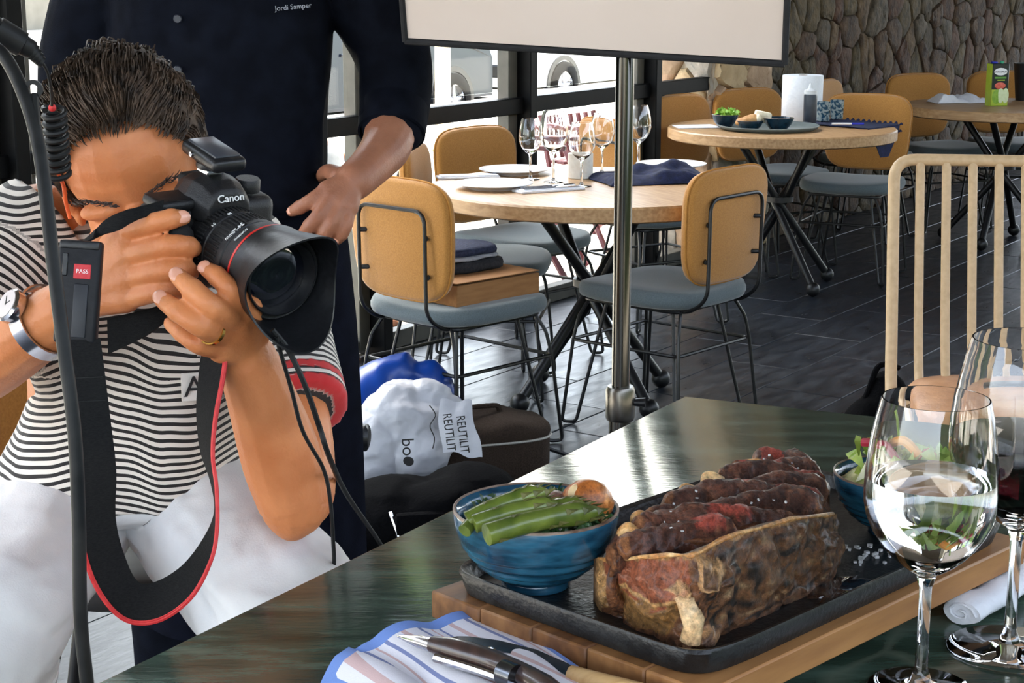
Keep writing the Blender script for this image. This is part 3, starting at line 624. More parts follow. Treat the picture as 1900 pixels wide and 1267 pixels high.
fo = fm.build('crust', FACE, sk, True, angle=80); zc_ = [zone((i // W_) / NP, (i % W_) / 52) for i in range(o_)]; vcol(fo, 'zone', zc_ + [rgb(90, 60, 40)] * (len(fo.data.vertices) - o_))
# bone edge along the upper rim, T-shaped bone knobs and rib on the face
def onface(u, v, out=.002):
    i = min(int(u * NP), NP); q = V(front(u, v)); return q - inw * out
MB().tube([onface(u / 20 * .92, .985, .0) + V((0, 0, .001)) for u in range(21)], [.0007 + .0013 * abs(sin(u * .9)) for u in range(21)], 8).build('fat_rim', FAT, sk)
def blob(c, r, m, name, par, R=None, sc=60, am=.003, nu=20, nv=14):
    mb = MB().ell((0, 0, 0), r, R, nu, nv); mb.v = [tuple(V(p) + V(c) + nz(V(p) + V(c), sc, am)) for p in mb.v]; return mb.build(name, m, par, True, angle=85)
mb = MB().tube([onface(.305, .70, -.0055), onface(.335, .55, -.0045), onface(.37, .35, -.0045), onface(.40, .12, -.0055)], [.005, .0068, .0074, .0068], 14); mb.v = [tuple(V(p) + nz(p, 60, .004) + nz(p, 160, .0018)) for p in mb.v]; mb.build('rib_bone', BONE, sk, True, angle=85)
# meat body under the slices
body = MB(); rows = []
rowpx = [(1128, 1030, 1235, 1015), (1144, 1008, 1380, 986), (1158, 985, 1508, 948), (1182, 955, 1542, 927), (1245, 925, 1550, 906), (1305, 900, 1546, 888), (1350, 878, 1540, 872), (1395, 862, 1530, 860), (1420, 856, 1500, 854)]
rowz = [1.082, 1.090, 1.091, 1.089, 1.085, 1.080, 1.075, 1.070, 1.066]
pts_ = [(G(xl, yl, z), G(xr, yr, z)) for (xl, yl, xr, yr), z in zip(rowpx, rowz)]
cl = crom([p[0] for p in pts_], 5); cr = crom([p[1] for p in pts_], 5)
rings = []
for a, b in zip(cl, cr):
    m_ = (a + b) / 2; w = (b - a) / 2; h = max(.02, m_.z - ZT); rg = []
    for j in range(26):
        t = 2 * pi * j / 26; ct_, st_ = cos(t), sin(t); p = m_ + w * (abs(ct_) ** .5 * (1 if ct_ > 0 else -1)) * .97; z = ZT + h * .5 + (h * .47) * (abs(st_) ** .6 * (1 if st_ > 0 else -1))
        q = V((p.x, p.y, z)); rg.append(W2S(q + nz(q, 45, .004)))
    rings.append(rg)
body.loft(rings); body.build('meat_body', CRUST, sk, True, angle=80)
# the slices, leaning back on one another
random.seed(12)
def slab(a, b, h, th, lean, pk_, sd):
    mb = MB(); n = 60; J = 28; ax = (b - a); L_ = ax.length; ax.normalize(); up = V((0, sin(lean), cos(lean))); nr = ax.cross(up).normalized(); rings = []; cols = []
    if nr.y > 0: nr = -nr
    for i in range(n + 1):
        t = i / n; c = a + ax * (L_ * t) + V((0, .007 * sin(t * pi) + .003 * sin(t * 7 + sd), 0)); k = (1 - (2 * t - 1) ** 6) ** .5 * (.80 + .20 * sin(t * 5 + sd)) + .05
        rg = []
        for j, p in enumerate(ring((0, 0, 0), up * (h / 2 * k), nr * (th / 2 * (.45 + .55 * k)), J, 3.0)):
            q = c + p; rg.append(W2S(q + nz(q + V((sd, 0, 0)), 50, .0040) + nz(q, 130, .0022) + nz(q, 300, .0010)))
            an = 2 * pi * j / J; g = noise.noise(V((t * 9 + sd, an * 1.3, sd))); g2 = noise.noise(V((t * 26, an * 3, sd + 5)))
            cc = V((118, 70, 50)).lerp(V((66, 37, 27)), max(0, min(1, .5 + g * 1.3))); cc = cc.lerp(V((156, 108, 80)), max(0, min(1, g2 * 1.6 - .15)))
            if pk_ and abs(an - .75) < .6 + .3 * g and pk_[0] < t + g * .08 < pk_[1]: cc = cc.lerp(V((190, 82, 66)), .8)
            if (t < .07 or t > .95) and g2 > -.3: cc = cc.lerp(V((168, 110, 62)), .7)
            cols.append(rgb(*cc))
        rings.append(rg)
    mb.loft(rings); o = mb.build('slice', CUT, sk, True, angle=80); vcol(o, 'zone', cols); return o
NSL = 10
PKS = {1: (.62, .9), 2: (.5, .72), 4: (.66, .98), 5: (.2, .5), 6: (.72, .98), 7: (.1, .55), 8: (.15, .5)}
for k in range(NSL):
    f_ = .04 + .94 * k / (NSL - 1); i = min(int(f_ * (len(cl) - 1)), len(cl) - 1); a, b = cl[i].copy(), cr[i].copy(); d_ = b - a
    a += d_ * .02 - V((0, 0, .004)); b += V((-.006, .0, -.006)); a.y += random.uniform(-.003, .003)
    s_ = slab(a, b, .034, .019, radians(46), PKS.get(k), k * 3.1); ax = b - a
    if k in (2, 3, 5, 6, 8): blob(W2S(a + ax * .02 + V((0, 0, .002))), (.010, .008, .008), FAT, 'fat_cap', s_, None, 80, .005, 28, 20)
SALT = mat('salt_crystal', rgb(240, 240, 238), .2, c2=rgb(250, 250, 250), scale=300, trans=.3)
mb = MB(); rr = random.Random(4)
for k in range(38):
    f_ = rr.random(); i = int(f_ * (len(cl) - 1)); c = cl[i].lerp(cr[i], rr.uniform(.15, .9)) + V((0, 0, rr.uniform(.003, .009)))
    mb.box(W2S(c), (rr.uniform(.0008, .0022), rr.uniform(.0008, .0016), rr.uniform(.0006, .0012)), Matrix.Rotation(rr.uniform(0, 3), 3, V((rr.random(), rr.random(), rr.random())).normalized()))
so = mb.build('salt_flakes', SALT, sk, False); so['kind'] = 'stuff'
mb = MB(); c0 = G(1608, 1032, ZT)
for k in range(26):
    c = V((rr.gauss(0, .009), rr.gauss(0, .012), .0015)); mb.box(c, (rr.uniform(.0015, .004), rr.uniform(.0015, .003), rr.uniform(.001, .0025)), Rz(rr.uniform(0, 3)))
so = mb.build('salt_pile', SALT, None, False, c0); so['kind'] = 'stuff'; tag(so, 'coarse white salt flakes scattered on the iron platter', 'salt')
# juices on the platter
jm = MB(); c0 = G(1560, 1095, ZT); jm.loft([[V((p.x * (1 + .25 * sin(3 * k)), p.y * (1 + .3 * cos(2.3 * k)), z)) for k, p in enumerate(ring((0, 0, 0), (.02 * s_, 0, 0), (0, .03 * s_, 0), 24))] for s_, z in ((1, 0.0), (.96, .0012), (.8, .0018), (.1, .002))])
tag(jm.build('meat_juice', mat('dark_meat_juice', rgb(40, 22, 16), .04, c2=rgb(50, 28, 20), scale=30, coat=1), None, True, c0, (0, 0, BR)), 'glossy puddle of meat juice on the iron platter beside the steak', 'juice')
# ---------------------------------------------------------------- blue bowls
RIMB = mat('bare_brown_rim', rgb(84, 60, 46), .4, c2=rgb(150, 130, 116), scale=60)
def bowl(label, c, R, H, rz=0):
    t = thing('glazed_bowl', label, 'bowl', c, rz, 'blue glazed bowls on the platter')
    pr = []
    N_ = 26
    for i in range(N_ + 1):
        u = i / N_; r = R * (.40 + .60 * (sin(u * pi / 2) ** .85)); z = H * (.12 + .88 * u ** 1.25); r += (.0011 * sin(u * 46) if u < .62 else 0); pr.append((r, z))
    pro = [(0, 0), (R * .40, 0), (R * .42, H * .02), (R * .41, H * .1)] + pr + [(R * .995, H * 1.015), (R * .965, H * 1.005)] + [(R * (.36 + .60 * (sin((1 - i / 12) * pi / 2) ** .85)) - .0035, H * (.2 + .8 * (1 - i / 12) ** 1.25)) for i in range(1, 12)] + [(0, H * .2)]
    MB().lathe(pro, 64).build('vessel', BLUEGLAZE, t, True, angle=60)
    MB().lathe([(R * 1.002, H * .995), (R * 1.0, H * 1.02), (R * .985, H * 1.028), (R * .966, H * 1.018), (R * .968, H * .99)], 64).build('rim', RIMB, t)
    return t
B1 = G(994, 1084, ZT); B1.z = ZT
bowl('blue ribbed bowl holding asparagus and greens', B1, .0595, .0575)
B2 = L2W(.052, .128, ZT); bowl('blue bowl of salad beside the far end of the steak', B2, .048, .048)
# asparagus, mushroom, greens
ASP = mat('asparagus_green', rgb(62, 80, 26), .35, c2=rgb(112, 126, 50), scale=40, stretch=(1, 1, 1), bump=.25, coat=.3)
ASPD = mat('asparagus_scale', rgb(66, 72, 34), .5, c2=rgb(100, 98, 52), scale=60)
BT = B1 + V((0, 0, .0555))
def spear(p0, p1, r, label, sag=.003):
    p0, p1 = V(p0), V(p1); t = thing('asparagus_spear', label, 'asparagus', p0, 0, 'asparagus spears in the blue bowl'); d = p1 - p0; n = 14; pts = [d * (i / n) + V((0, 0, sag * sin(pi * i / n))) for i in range(n + 1)]
    rs = [r * (1 if i < 8 else 1 + .12 * sin((i - 8) / 6 * pi) if i < 12 else (.85, .6, .2)[i - 12]) for i in range(n + 1)]
    MB().tube(pts, rs, 12).build('stalk', ASP, t, True, angle=60); u = d.normalized(); w = u.orthogonal().normalized(); v = u.cross(w); k = 0
    for i in list(range(1, 8, 2)) + list(range(8, 14)):
        for a in ((.3, 2.4, 4.5) if i > 7 else (.9 + i,)):
            a += i * 1.1; q = pts[i] + (w * cos(a) + v * sin(a)) * rs[i] * 1.0; nn = (w * cos(a) + v * sin(a)); tt = nn.cross(u) * r * .34; e = q + u * r * 1.25 + nn * r * .04
            MB().add([q - tt, q + tt, e, q + u * r * .5 + nn * r * .13, q - nn * .0006], [(0, 3, 2), (3, 1, 2), (0, 4, 1), (0, 2, 4), (1, 4, 2), (0, 1, 3)]).build('scale', ASPD, t, False)
def zz(px, py, h): return G(px, py, BT.z + h)
spear(zz(903, 992, .006), zz(1118, 948, .010), .0078, 'thick asparagus spear lying lowest, cut end towards the napkin')
spear(zz(868, 966, .006), zz(1020, 912, .022), .0068, 'bright green asparagus spear on top at the back of the bowl')
spear(zz(880, 972, .007), zz(1045, 938, .014), .0066, 'middle asparagus spear between the top and front spears')
spear(zz(862, 985, .001), zz(915, 948, .006), .005, 'short asparagus end at the left rim of the bowl')
spear(zz(985, 955, .008), zz(1090, 940, .012), .006, 'asparagus tip resting against the browned mushroom')
MUSH = meat('roast_mushroom', [(.3, rgb(120, 58, 24)), (.48, rgb(176, 102, 48)), (.6, rgb(214, 154, 90)), (.75, rgb(96, 46, 22))], .32, 18, .25, 50)
mt = thing('roast_mushroom', 'browned roast mushroom half at the back of the asparagus bowl', 'mushroom', zz(1093, 948, .002))
mb = MB(); rings = []
for z, k in ((-.006, .6), (.0, .9), (.006, 1.0), (.012, .95), (.018, .74), (.022, .42), (.023, .12)): rings.append([q + nz(q, 60, .002) for q in ring((-.003 * z / .02, 0, z), (.0185 * k, 0, 0), (0, .014 * k, 0), 24)])
mb.loft(rings); mb.build('cap', MUSH, mt, True, angle=85); blob((-.011, -.004, .013), (.005, .006, .0085), mat('mushroom_flesh', rgb(226, 190, 136), .5, c2=rgb(238, 212, 168), scale=50), 'cut_face', mt, am=.0015); blob((-.020, .0, .006), (.012, .010, .009), meat('roast_gill', [(.3, rgb(60, 30, 22)), (.6, rgb(130, 76, 56)), (.75, rgb(80, 44, 32))], .4, 50, .5, 90), 'gills', mt)
blob((.011, -.008, -.006), (.005, .004, .008), FAT, 'stem', mt)
def leafy(name, label, cat, c, rx, ry, h, n, cols, seed, lw=.004, L_=.012):
    mb = MB(); rr = random.Random(seed)
    for k in range(n):
        a = rr.uniform(0, 2 * pi); r = sqrt(rr.random()); b = V((rx * r * cos(a), ry * r * sin(a), rr.uniform(-.004, h))); d = V((rr.gauss(0, 1), rr.gauss(0, 1), rr.uniform(.0, 1.3))).normalized(); w = d.orthogonal().normalized() * rr.uniform(.5, 1) * lw; l = L_ * rr.uniform(.5, 1.2)
        e = b + d * l + V((0, 0, -l * .2)); m1 = b + d * l * .5 + V((0, 0, l * .14)); mb.add([b - w * .2, b + w * .2, m1 + w, e, m1 - w], [(0, 1, 2, 4), (4, 2, 3)])
    o = mb.build(name, cols, None, False, c); o['kind'] = 'stuff'; return tag(o, label, cat)
leafy('braised_greens', 'dark wilted greens filling the asparagus bowl', 'greens', BT - V((-.004, .003, .006)), .05, .05, .008, 650, mat('dark_greens', rgb(26, 40, 20), .4, c2=rgb(52, 84, 40), scale=80), 3, .0022, .011)
fb_ = MB().lathe([(0, -.02), (.03, -.02), (.05, -.002), (.04, .0), (0, .002)], 24); tag(fb_.build('greens_bed', mat('dark_greens_bed', rgb(20, 28, 16), .5, c2=rgb(40, 58, 30), scale=120, bump=.8), None, True, BT - V((0, 0, .008))), 'dark bed of cooked greens under the asparagus', 'greens')
# salad in the far bowl
ST = B2 + V((0, 0, .044))
sd = MB().lathe([(0, -.02), (.03, -.02), (.042, -.002), (.03, .005), (0, .008)], 24, fn=lambda p, a: p + nz(p, 60, .004)); tag(sd.build('salad_bed', mat('salad_mix', rgb(120, 134, 60), .5, c2=rgb(214, 204, 150), scale=90, bump=.6), None, True, ST), 'mixed chopped salad bedding in the far blue bowl', 'salad')
leafy('salad_leaves', 'loose green salad leaves sticking out of the far bowl', 'salad leaves', ST + V((.006, 0, .002)), .036, .034, .016, 90, mat('salad_leaf', rgb(110, 146, 48), .45, c2=rgb(180, 196, 96), scale=50), 5, .007, .024)
def wedge(pts, d, m, name, label, cat): tag(bprism([V(p) for p in pts], d, .0012).build(name, m, None, True, ST), label, cat)
wedge([(-.036, -.018, .0), (-.008, -.022, .0), (-.02, -.006, .026)], (.006, .012, .004), mat('pale_cabbage', rgb(226, 222, 180), .5, c2=rgb(238, 236, 206), scale=60), 'cabbage_wedge', 'pale cabbage wedge at the rim of the salad bowl', 'cabbage')
def strip(a, b, r, m, name, label, cat): tag(MB().tube(crom([V(a), (V(a) + V(b)) / 2 + V((0, 0, .008)), V(b)], 5), r, 8).build(name, m, None, True, ST), label, cat)
strip((-.026, .004, .028), (.0, -.016, .012), .0035, mat('red_onion', rgb(150, 30, 52), .3, c2=rgb(180, 60, 76), scale=60), 'red_onion_strip', 'curved purple-red onion strip on the salad', 'onion')
strip((-.010, .006, .026), (.016, -.008, .02), .004, mat('orange_pepper', rgb(232, 142, 40), .3, c2=rgb(240, 170, 60), scale=60), 'pepper_strip', 'orange pepper strip on the salad', 'pepper')
blob_t = MB().ell((0, 0, 0), .011, None, 16, 10); tag(blob_t.build('cherry_tomato', mat('tomato_red', rgb(190, 52, 30), .15, c2=rgb(206, 74, 44), scale=30), None, True, ST + V((.022, .002, .014))), 'red cherry tomato on the salad seen through the water glass', 'tomato')
strip((.004, .012, .01), (-.004, .016, .052), .0013, mat('salad_leaf', (0, 0, 0, 1)), 'chive_stem', 'thin green chive standing up from the salad bowl', 'chive')
# ---------------------------------------------------------------- wine glasses in the foreground
WATER = mat('water', (.985, .995, 1, 1), 0, trans=1, ior=1.33); RED = mat('red_wine', rgb(40, 5, 10), 0, trans=.5, ior=1.34, c2=rgb(34, 4, 8), scale=5)
def wineglass(label, c, H, R, rim, base, stem, liquid=None, level=.5, group=None, n=48, cat='wine glass'):
    t = thing('wine_glass', label, cat, c, 0, group)
    zb = H * stem                                     # bowl bottom
    Hb = H - zb
    def prof(u):                                      # bowl outer radius
        return R * (sin(min(1, u / .46) * pi / 2) ** .62 if u < .46 else 1 - (1 - rim / R) * ((u - .46) / .54) ** 1.9)
    us = [0.015, .04, .08, .13, .19, .26, .34, .42, .5, .6, .7, .8, .9, 1.0]; th = .0011
    outer = [(prof(u), zb + Hb * u) for u in us]; inner = [(max(prof(u) - th, .0005), zb + Hb * u + (.004 if u < .1 else 0)) for u in us[::-1] if u > .03]
    pr = [(0, .0008), (base * .97, .0), (base, .0012), (base * .97, .0024), (base * .4, .0042), (.0075, .0075), (.0046, .016), (.0040, zb * .5), (.0042, zb * .9), (.0062, zb * .985)] + outer + inner + [(0, zb + Hb * .03 + .003)]
    MB().lathe(pr, n).build('glass', GLASS, t, True, angle=50)
    if liquid:
        us2 = [u for u in us if u <= level and u > .03] + [level]; e = .0004
        pr2 = [(0, zb + Hb * .03 + .0034)] + [(max(prof(u) - th - e, .0004), zb + Hb * u + (.0044 if u < .1 else 0)) for u in us2] + [(0, zb + Hb * level)]
        MB().lathe(pr2, n).build('liquid', liquid, t, True, angle=50)
    return t
g1 = G(1707, 1280, ZTAB); wineglass('wine glass half full of water in front of the platter', (g1.x, g1.y, ZTAB), .207, .0445, .0355, .036, .40, WATER, .56, 'foreground wine glasses')
g2 = G(1872, 1206, ZTAB); wineglass('larger wine glass with dark red wine at the right edge', (g2.x, g2.y, ZTAB), .232, .051, .039, .0445, .40, RED, .50, 'foreground wine glasses')
# ---------------------------------------------------------------- striped napkin with cutlery
def stripe_mat():
    m = bpy.data.materials.new('striped_linen'); m.use_nodes = True; nt = m.node_tree; N = nt.nodes; L = nt.links; b = N['Principled BSDF']; b.inputs['Roughness'].default_value = .9
    at = N.new('ShaderNodeAttribute'); at.attribute_name = 'uvs'; sp_ = N.new('ShaderNodeSeparateXYZ'); L.new(at.outputs['Vector'], sp_.inputs[0])
    def st(off, freq, w):
        a = N.new('ShaderNodeMath'); a.operation = 'MULTIPLY_ADD'; a.inputs[1].default_value = freq; a.inputs[2].default_value = off; L.new(sp_.outputs[0], a.inputs[0])
        f = N.new('ShaderNodeMath'); f.operation = 'FRACT'; L.new(a.outputs[0], f.inputs[0]); g = N.new('ShaderNodeMath'); g.operation = 'LESS_THAN'; g.inputs[1].default_value = w; L.new(f.outputs[0], g.inputs[0]); return g
    m1 = N.new('ShaderNodeMixRGB'); m1.inputs[1].default_value = rgb(226, 224, 232); m1.inputs[2].default_value = rgb(124, 134, 178); L.new(st(0, 12, .26).outputs[0], m1.inputs[0])
    m2 = N.new('ShaderNodeMixRGB'); m2.inputs[2].default_value = rgb(206, 176, 176); L.new(m1.outputs[0], m2.inputs[1]); L.new(st(.5, 6, .14).outputs[0], m2.inputs[0])
    ed = N.new('ShaderNodeMath'); ed.operation = 'GREATER_THAN'; ed.inputs[1].default_value = .5; L.new(sp_.outputs[2], ed.inputs[0])
    m3 = N.new('ShaderNodeMixRGB'); m3.inputs[2].default_value = rgb(112, 142, 206); L.new(m2.outputs[0], m3.inputs[1]); L.new(ed.outputs[0], m3.inputs[0]); L.new(m3.outputs[0], b.inputs['Base Color'])
    nn = N.new('ShaderNodeTexNoise'); nn.inputs['Scale'].default_value = 900; bp = N.new('ShaderNodeBump'); bp.inputs['Strength'].default_value = .15; bp.inputs['Distance'].default_value = .002; tc = N.new('ShaderNodeTexCoord'); L.new(tc.outputs['Object'], nn.inputs[0]); L.new(nn.outputs[0], bp.inputs['Height']); L.new(bp.outputs[0], b.inputs['Normal']); return m
NZ = ZTAB + .026
c00, c01 = G(612, 1243, ZTAB + .016), G(882, 1150, NZ); c11 = L2W(.16, -.222, NZ); c10 = c00 + (c11 - c01)
no = c00.copy()
def nap(u, v):            # u across (left->board side), v along towards viewer
    p = c00.lerp(c01, u).lerp(c10.lerp(c11, u), v); w = .0022 * sin(u * 17 + v * 3) + .002 * sin(v * 11 + u * 4)
    z = ZTAB + .007 + .016 * min(1, u * 2.4 + .12) + w
    if u < .12: z = ZTAB + .004 + .016 * sin((u / .12) * pi / 2)
    p = p + V((0, 0, 0)); p.z = z + (.003 * (1 - min(1, v / .05)) if u > .2 else 0); p += (c01 - c00).normalized() * .004 * sin(v * 9); return p - no
mb = MB().sheet(nap, 48, 40, .010); me = None
nk = mb.build('striped_napkin', stripe_mat(), None, True, no, angle=70)
at = nk.data.attributes.new('uvs', 'FLOAT_VECTOR', 'POINT'); w = 41; n1 = 49 * 41; dat = []
for i in range(len(nk.data.vertices)):
    k = i % n1; u, v = (k // w) / 48, (k % w) / 40; e = 1 if (u < .035 or u > .965 or v < .04) else 0; dat += [u + .02 * sin(v * 7), v, e]
at.data.foreach_set('vector', dat); tag(nk, 'white napkin with blue and mauve stripes under the cutlery', 'napkin')
TAN = mat('tan_handle', rgb(214, 176, 124), .45, c2=rgb(190, 150, 98), scale=30, stretch=(1, 6, 1))
kz = ZTAB + .0345
a, b_ = G(832, 1188, kz), G(1062, 1252, kz); e_ = b_ + (b_ - a).normalized() * .11
kn = thing('table_knife', 'steel table knife with a tan handle on the striped napkin', 'knife', a); ax = (b_ - a).normalized(); sd_ = V((-ax.y, ax.x, 0)); Lk = (b_ - a).length
bl = MB(); rings = []
for t, w1, w2 in ((0, .0008, .001), (.03, .005, .002), (.1, .0075, .0035), (.3, .0085, .0045), (.6, .0085, .0045), (.9, .0075, .0045), (1, .006, .0045)):
    c = ax * (Lk * t) + sd_ * (.010 * sin(t * pi)); rings.append([c + sd_ * w1 + V((0, 0, .0018)), c - sd_ * w2 + V((0, 0, .0008)), c - sd_ * w2 - V((0, 0, .0004)), c + sd_ * w1])
DKST = mat('dark_steel', rgb(96, 100, 106), .22, 1, c2=rgb(120, 124, 130), scale=50)
bl.loft(rings); bl.build('blade', DKST, kn, True, angle=30)
MB().tube([ax * Lk * .985, ax * (Lk + .004)], [.0062, .0065], 10).build('bolster', TAN, kn); MB().tube([ax * (Lk + .003), ax * (Lk + .05), ax * (Lk + .11)], [.0062, .0072, .0066], 12).build('handle', TAN, kn)
a, b_ = G(738, 1190, kz), G(985, 1290, kz); ax = (b_ - a).normalized(); sd_ = V((-ax.y, ax.x, 0)); Lk = (b_ - a).length
cs = thing('corkscrew', 'folding waiter corkscrew with dark brown handle on the striped napkin', 'corkscrew', a)
BRH = mat('dark_brown_handle', rgb(48, 34, 30), .3, c2=rgb(66, 46, 40), scale=20, stretch=(8, 1, 1), coat=.4)
MB().tube([ax * 0 + V((0, 0, .004)), ax * .02 + V((0, 0, .006)), ax * .05 + sd_ * .004 + V((0, 0, .006))], [.001, .0042, .006], 10).build('lever', STEEL, cs)
MB().tube([ax * (.034 + .0 * i) + ax * (Lk * .9 * i / 8) + sd_ * .008 * sin(i / 8 * pi) + V((0, 0, .008)) for i in range(9)], [.0055, .0075, .008, .0078, .0076, .0076, .0078, .0082, .007], 12).build('handle', BRH, cs)
MB().tube([ax * (.045 + Lk * .88 * i / 8) - sd_ * (.007 - .006 * sin(i / 8 * pi)) + V((0, 0, .0035)) for i in range(9)], .0032, 8).build('steel_liner', STEEL, cs)
MB().tube([ax * (Lk * .62) + sd_ * .013 + V((0, 0, .009)) + (ax * cos(q * pi / 6) + V((0, 0, 1)) * sin(q * pi / 6)) * .005 for q in range(7)], .0011, 6).build('pivot_ring', STEEL, cs)
MB().tube([ax * (Lk * .8) + V((0, 0, .0085)), ax * (Lk * .9) + V((0, 0, .0085))], .0084, 12).build('collar', DKST, cs)
# rolled white napkin partly under the board
c0 = L2W(.118, .158, ZTAB); c1 = L2W(.15, .03, ZTAB)
rn = thing('rolled_napkin', 'white rolled cloth napkin tucked at the right edge of the board', 'napkin', c0, BR)
mb = MB(); rings = []
for i in range(15):
    t = i / 14; y = -.055 + .15 * t; rings.append([q + nz(q * 1.0, 40, .003) for q in ring((.012 - .006 * t, y, .0105 + .001 * sin(t * 9)), (.016 * (1 - .15 * t), 0, 0), (0, 0, .0095), 18)])
mb.loft(rings); mb.build('roll', CLOTHW, rn, True, angle=80)
sp2 = [(.012 + (.013 - q * .0009) * cos(q * .7), -.0565, .0105 + (.0085 - q * .0006) * sin(q * .7)) for q in range(13)]
MB().tube(sp2, .0012, 6).build('rolled_edge', CLOTHW, rn)
# ---------------------------------------------------------------- people: shared builders
def skin_mat(name, c, c2):
    m = mat(name, c, .48, c2=c2, scale=22, bump=.12, bscale=260, detail=5, sss=.12, ramp=(.3, .7)); return m
SKIN = skin_mat('tanned_skin', rgb(196, 118, 70), rgb(214, 138, 88)); SKIN2 = skin_mat('ruddy_skin', rgb(150, 98, 74), rgb(172, 116, 88))
NAIL = mat('fingernail', rgb(222, 158, 132), .28, c2=rgb(230, 170, 146), scale=60, coat=.3)
def limb(mb, pts, rs, n=14, k=5, ends=True):
    c = crom(pts, k); r = [V((x, 0, 0)) for x in rs]; r = [q.x for q in crom(r, k)]; mb.tube(c, r, n)
    if ends: mb.ell(c[0], r[0] * .98, None, 12, 8); mb.ell(c[-1], r[-1] * .98, None, 12, 8)
def hand(mb, wrist, wr, fingers, thumb, palm_r=.013, fr=.0098):
    """wrist point, palm tubes to each knuckle, then jointed fingers"""
    for f, s in fingers:
        limb(mb, [wrist, wrist.lerp(f[0], .55), f[0]], [wr * .62, palm_r * 1.15, palm_r], 12, 4); limb(mb, f, [fr * 1.18 * s, fr * 1.12 * s, fr * 1.02 * s, fr * .84 * s][:len(f)] if len(f) < 5 else [fr * s] * len(f), 12, 4)
        for q in f[1:-1]: mb.ell(q, fr * 1.12 * s, None, 12, 8)
    for a, b in zip(fingers[:-1], fingers[1:]):
        m = (a[0][0] + b[0][0]) / 2; limb(mb, [wrist, wrist.lerp(m, .55), m], [wr * .6, palm_r * 1.15, palm_r * .9], 12, 4)
    limb(mb, thumb, [wr * .5, .0135, .0115, .0095][:len(thumb)], 12, 4)
def nail(parent, tip, prev, view, w=.0068, l=.0085, off=.0082):
    d = (tip - prev).normalized(); n = (view - d * view.dot(d)).normalized(); s = d.cross(n); c = tip - d * .003 + n * off * .9
    R = Matrix((s, d, n)).transposed(); MB().ell(c, (w, l, .0022), R, 12, 6).build('fingernail', NAIL, parent)
def head(mb, o, R, k=1.0):
    e = lambda c, r, RR=None: mb.ell(o + R @ (V(c) * k), tuple(q * k for q in r), R @ RR if RR else R, 20, 14)
    e((0, 0, .050), (.0745, .097, .088)); e((0, .045, -.01), (.061, .052, .07)); e((0, .045, -.055), (.052, .052, .052)); e((0, .072, -.092), (.026, .024, .022)); e((0, -.03, .0), (.066, .062, .07))
    for s in (-1, 1):
        e((s * .031, .083, .027), (.026, .014, .010)); e((s * .046, .066, -.026), (.021, .026, .022)); e((s * .031, .0865, .008), (.0165, .010, .012)); e((s * .052, .02, -.06), (.016, .035, .03))
        e((s * .078, -.006, .000), (.008, .018, .028), Matrix.Rotation(-.25 * s, 3, 'Z')); e((s * .077, .002, -.022), (.006, .011, .012))
        e((s * .011, .103, -.034), (.009, .010, .008))
    mb.tube([o + R @ (V(p) * k) for p in ((0, .092, .026), (0, .101, .005), (0, .114, -.022), (0, .113, -.032))], [.0085 * k, .0095 * k, .0125 * k, .011 * k], 12)
    e((0, .090, -.058), (.022, .012, .0075)); e((0, .0885, -.070), (.019, .012, .0075))
def head_detail(parent, o, R, k, brow, lash, lips, closed=True):
    for s in (-1, 1):
        mb = MB(); rr = random.Random(3)
        for q in range(46):
            t = q / 45; c = V((s * (.012 + .042 * t), .0985 - .020 * t * t, .036 + .006 * sin(t * 2.6) + rr.uniform(-.003, .003))); d = V((s * .7, -.1, .35 + rr.uniform(-.3, .2))) * .010
            mb.tube([o + R @ (c * k), o + R @ ((c + d * .6 + V((0, .002, 0))) * k), o + R @ ((c + d) * k)], [.0009, .0007, .0002], 4)
        mb.build('eyebrow', brow, parent)
        mb = MB(); pts = [V((s * (.031 + .0155 * cos(a)), .0965 - .006 * abs(cos(a)) ** 2, .006 - .005 * sin(a))) for a in [pi * q / 8 for q in range(9)]]
        mb.tube([o + R @ (p * k) for p in pts], [.0004] + [.0010] * 7 + [.0004], 6)
        for q in range(1, 8): mb.tube([o + R @ (pts[q] * k), o + R @ ((pts[q] + V((0, .006, -.006))) * k)], [.0005, .0001], 4)
        mb.build('closed_eyelid_lashes', lash, parent)
    mb = MB().tube([o + R @ (V((x, .1005 - abs(x) * .35, -.064)) * k) for x in (-.022, -.011, 0, .011, .022)], [.0005, .0022, .003, .0022, .0005], 8); mb.build('lips', lips, parent)
